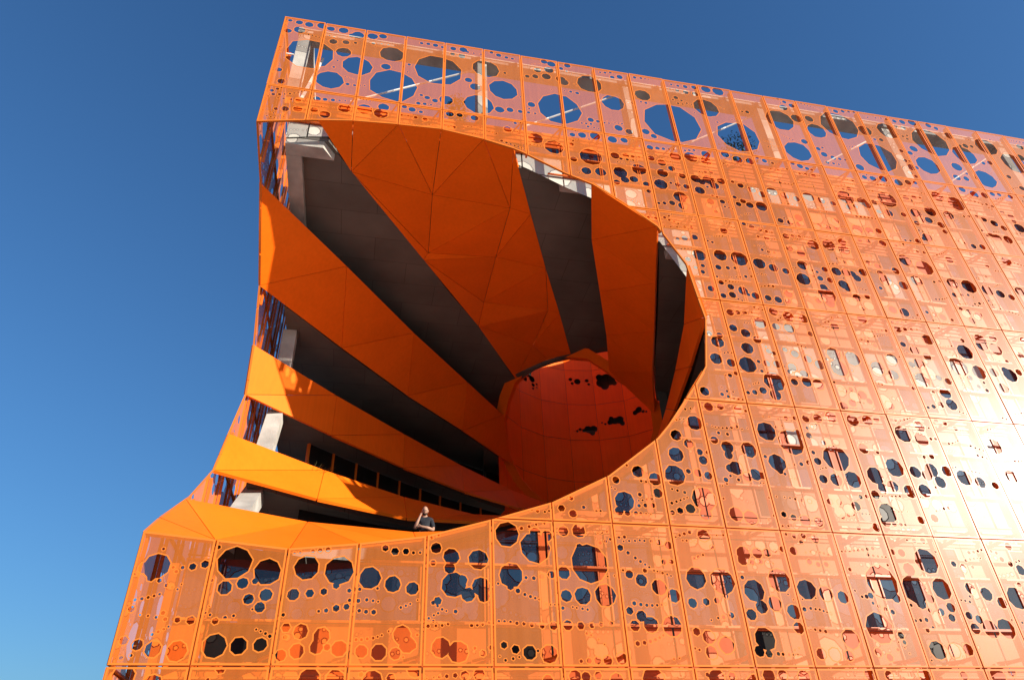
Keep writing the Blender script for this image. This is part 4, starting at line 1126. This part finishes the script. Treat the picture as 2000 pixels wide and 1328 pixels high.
HC = (0, -.03, 1.665)
lump('head', HC, (.077, .098, .118), skin, man, 18, skull)
for sx in (-1, 1):
    lump('ear', (sx * .079, -.02, 1.66), (.012, .022, .034), skin, man, 6)
    lump('eye', (sx * .031, -.117, 1.678), (.012, .008, .008), simple('eye_dark', (.03, .025, .02), .3), man, 5)
lump('beard', (0, -.052, 1.602), (.064, .078, .058), beard_m, man, 10, lambda d: Vector((d.x, d.y if d.y < .3 else .3, min(d.z, .25))))
lump('mouth', (0, -.131, 1.607), (.022, .005, .005), simple('lip', (.40, .16, .13), .5), man, 5)
lump('hair', (0, -.012, 1.688), (.080, .092, .099), hair_m, man, 12, lambda d: Vector((d.x, max(d.y, -.25), max(d.z, -.15))))
for sx in (-1, 1):   # thin spectacles
    vs, fs = [], []
    for k in range(14):
        a = 2 * math.pi * k / 14
        for rr, yy in ((.021, -.128), (.025, -.128), (.025, -.132), (.021, -.132)):
            vs.append((sx * .032 + rr * math.cos(a), yy, 1.678 + rr * .8 * math.sin(a)))
    vs = [tilt(v) for v in vs]
    for k in range(14):
        for q in range(4):
            fs.append((k * 4 + q, k * 4 + (q + 1) % 4, ((k + 1) % 14) * 4 + (q + 1) % 4, ((k + 1) % 14) * 4 + q))
    mk('spectacle_rim', vs, fs, simple('spectacle_metal', (.08, .08, .08), .3), man, k=1.0)
SJ = [(0, 0, .86, .172, .132), (0, 0, 1.15, .153, .118), (0, -.005, 1.34, .178, .128), (0, .005, 1.455, .115, .098), (0, -.004, 1.545, .074, .076),
      (.175, .0, 1.415, .080, .080), (.225, -.03, 1.26, .070, .070), (.240, -.05, 1.17, .066, .066),
      (-.175, .0, 1.415, .080, .080), (-.225, -.07, 1.27, .070, .070), (-.246, -.12, 1.185, .066, .066)]
shirt = skinned('shirt', SJ, [(0, 1), (1, 2), (2, 3), (3, 4), (3, 5), (5, 6), (6, 7), (3, 8), (8, 9), (9, 10)], shirt_m, man)
TJ = [(0, 0, 1.0, .170, .128), (.095, 0, .84, .108, .112), (.112, 0, .50, .082, .085), (.117, .01, .09, .07, .075), (-.095, 0, .84, .108, .112), (-.112, 0, .50, .082, .085), (-.117, .01, .09, .07, .075)]
skinned('trousers', TJ, [(0, 1), (1, 2), (2, 3), (0, 4), (4, 5), (5, 6)], trouser_m, man)
for sx in (-1, 1):
    lump('shoe', (sx * .125, -.06, .035), (.05, .14, .04), trouser_m, man, 8)

# ------------------------------------------------------------------ plants
t = empty('potted_plant', loc=(3.0 * K, 10.2 * K, 11.655 * K))
t['label'] = 'small grassy potted plant showing above the parapet of a terrace'
t['category'] = 'plant'
vs, fs = [], []
for z, r in ((0, .15), (.35, .2), (.35, .17), (.3, .17)):
    vs += [(r * math.cos(i * math.pi / 8), r * math.sin(i * math.pi / 8), z) for i in range(16)]
for lv in range(3):
    for i in range(16):
        a, b = lv * 16 + i, lv * 16 + (i + 1) % 16
        fs.append((a, b, b + 16, a + 16))
fs += [tuple(range(15, -1, -1)), tuple(range(48, 64))]
mk('pot', vs, fs, simple('pot_clay', (.25, .12, .07), .8), t, k=1.0)
vs, fs = [], []
for i in range(110):
    a, tilt, l = rng.uniform(0, 6.28), rng.uniform(.1, 1.0), rng.uniform(.7, 1.05)
    side_ = Vector((-math.sin(a), math.cos(a), 0)) * .012
    p = Vector((.06 * math.cos(a), .06 * math.sin(a), .30))
    o = len(vs)
    for s_ in range(5):
        f = s_ / 4
        q = p + Vector((math.cos(a) * tilt * l * f * f, math.sin(a) * tilt * l * f * f, l * (f - .35 * f * f * tilt)))
        w = side_ * (1 - .8 * f)
        vs += [tuple(q - w), tuple(q + w)]
    for s_ in range(4):
        fs.append((o + 2 * s_, o + 2 * s_ + 1, o + 2 * s_ + 3, o + 2 * s_ + 2))
mk('leaves', vs, fs, simple('grass_blade', (.05, .07, .025), .6), t, k=1.0)
shrub('leafy green shrub on the roof seen through a parapet cut-out against the sky', 22.55 * K, 2.0 * K, 25.89 * K, 2.5, .75, 900, (0.05, 0.08, 0.025))
shrub('dark shrub on the roof behind a pale column of the parapet', 8.05 * K, 2.0 * K, 25.89 * K, 2.3, .42, 800, (0.03, 0.045, 0.02))
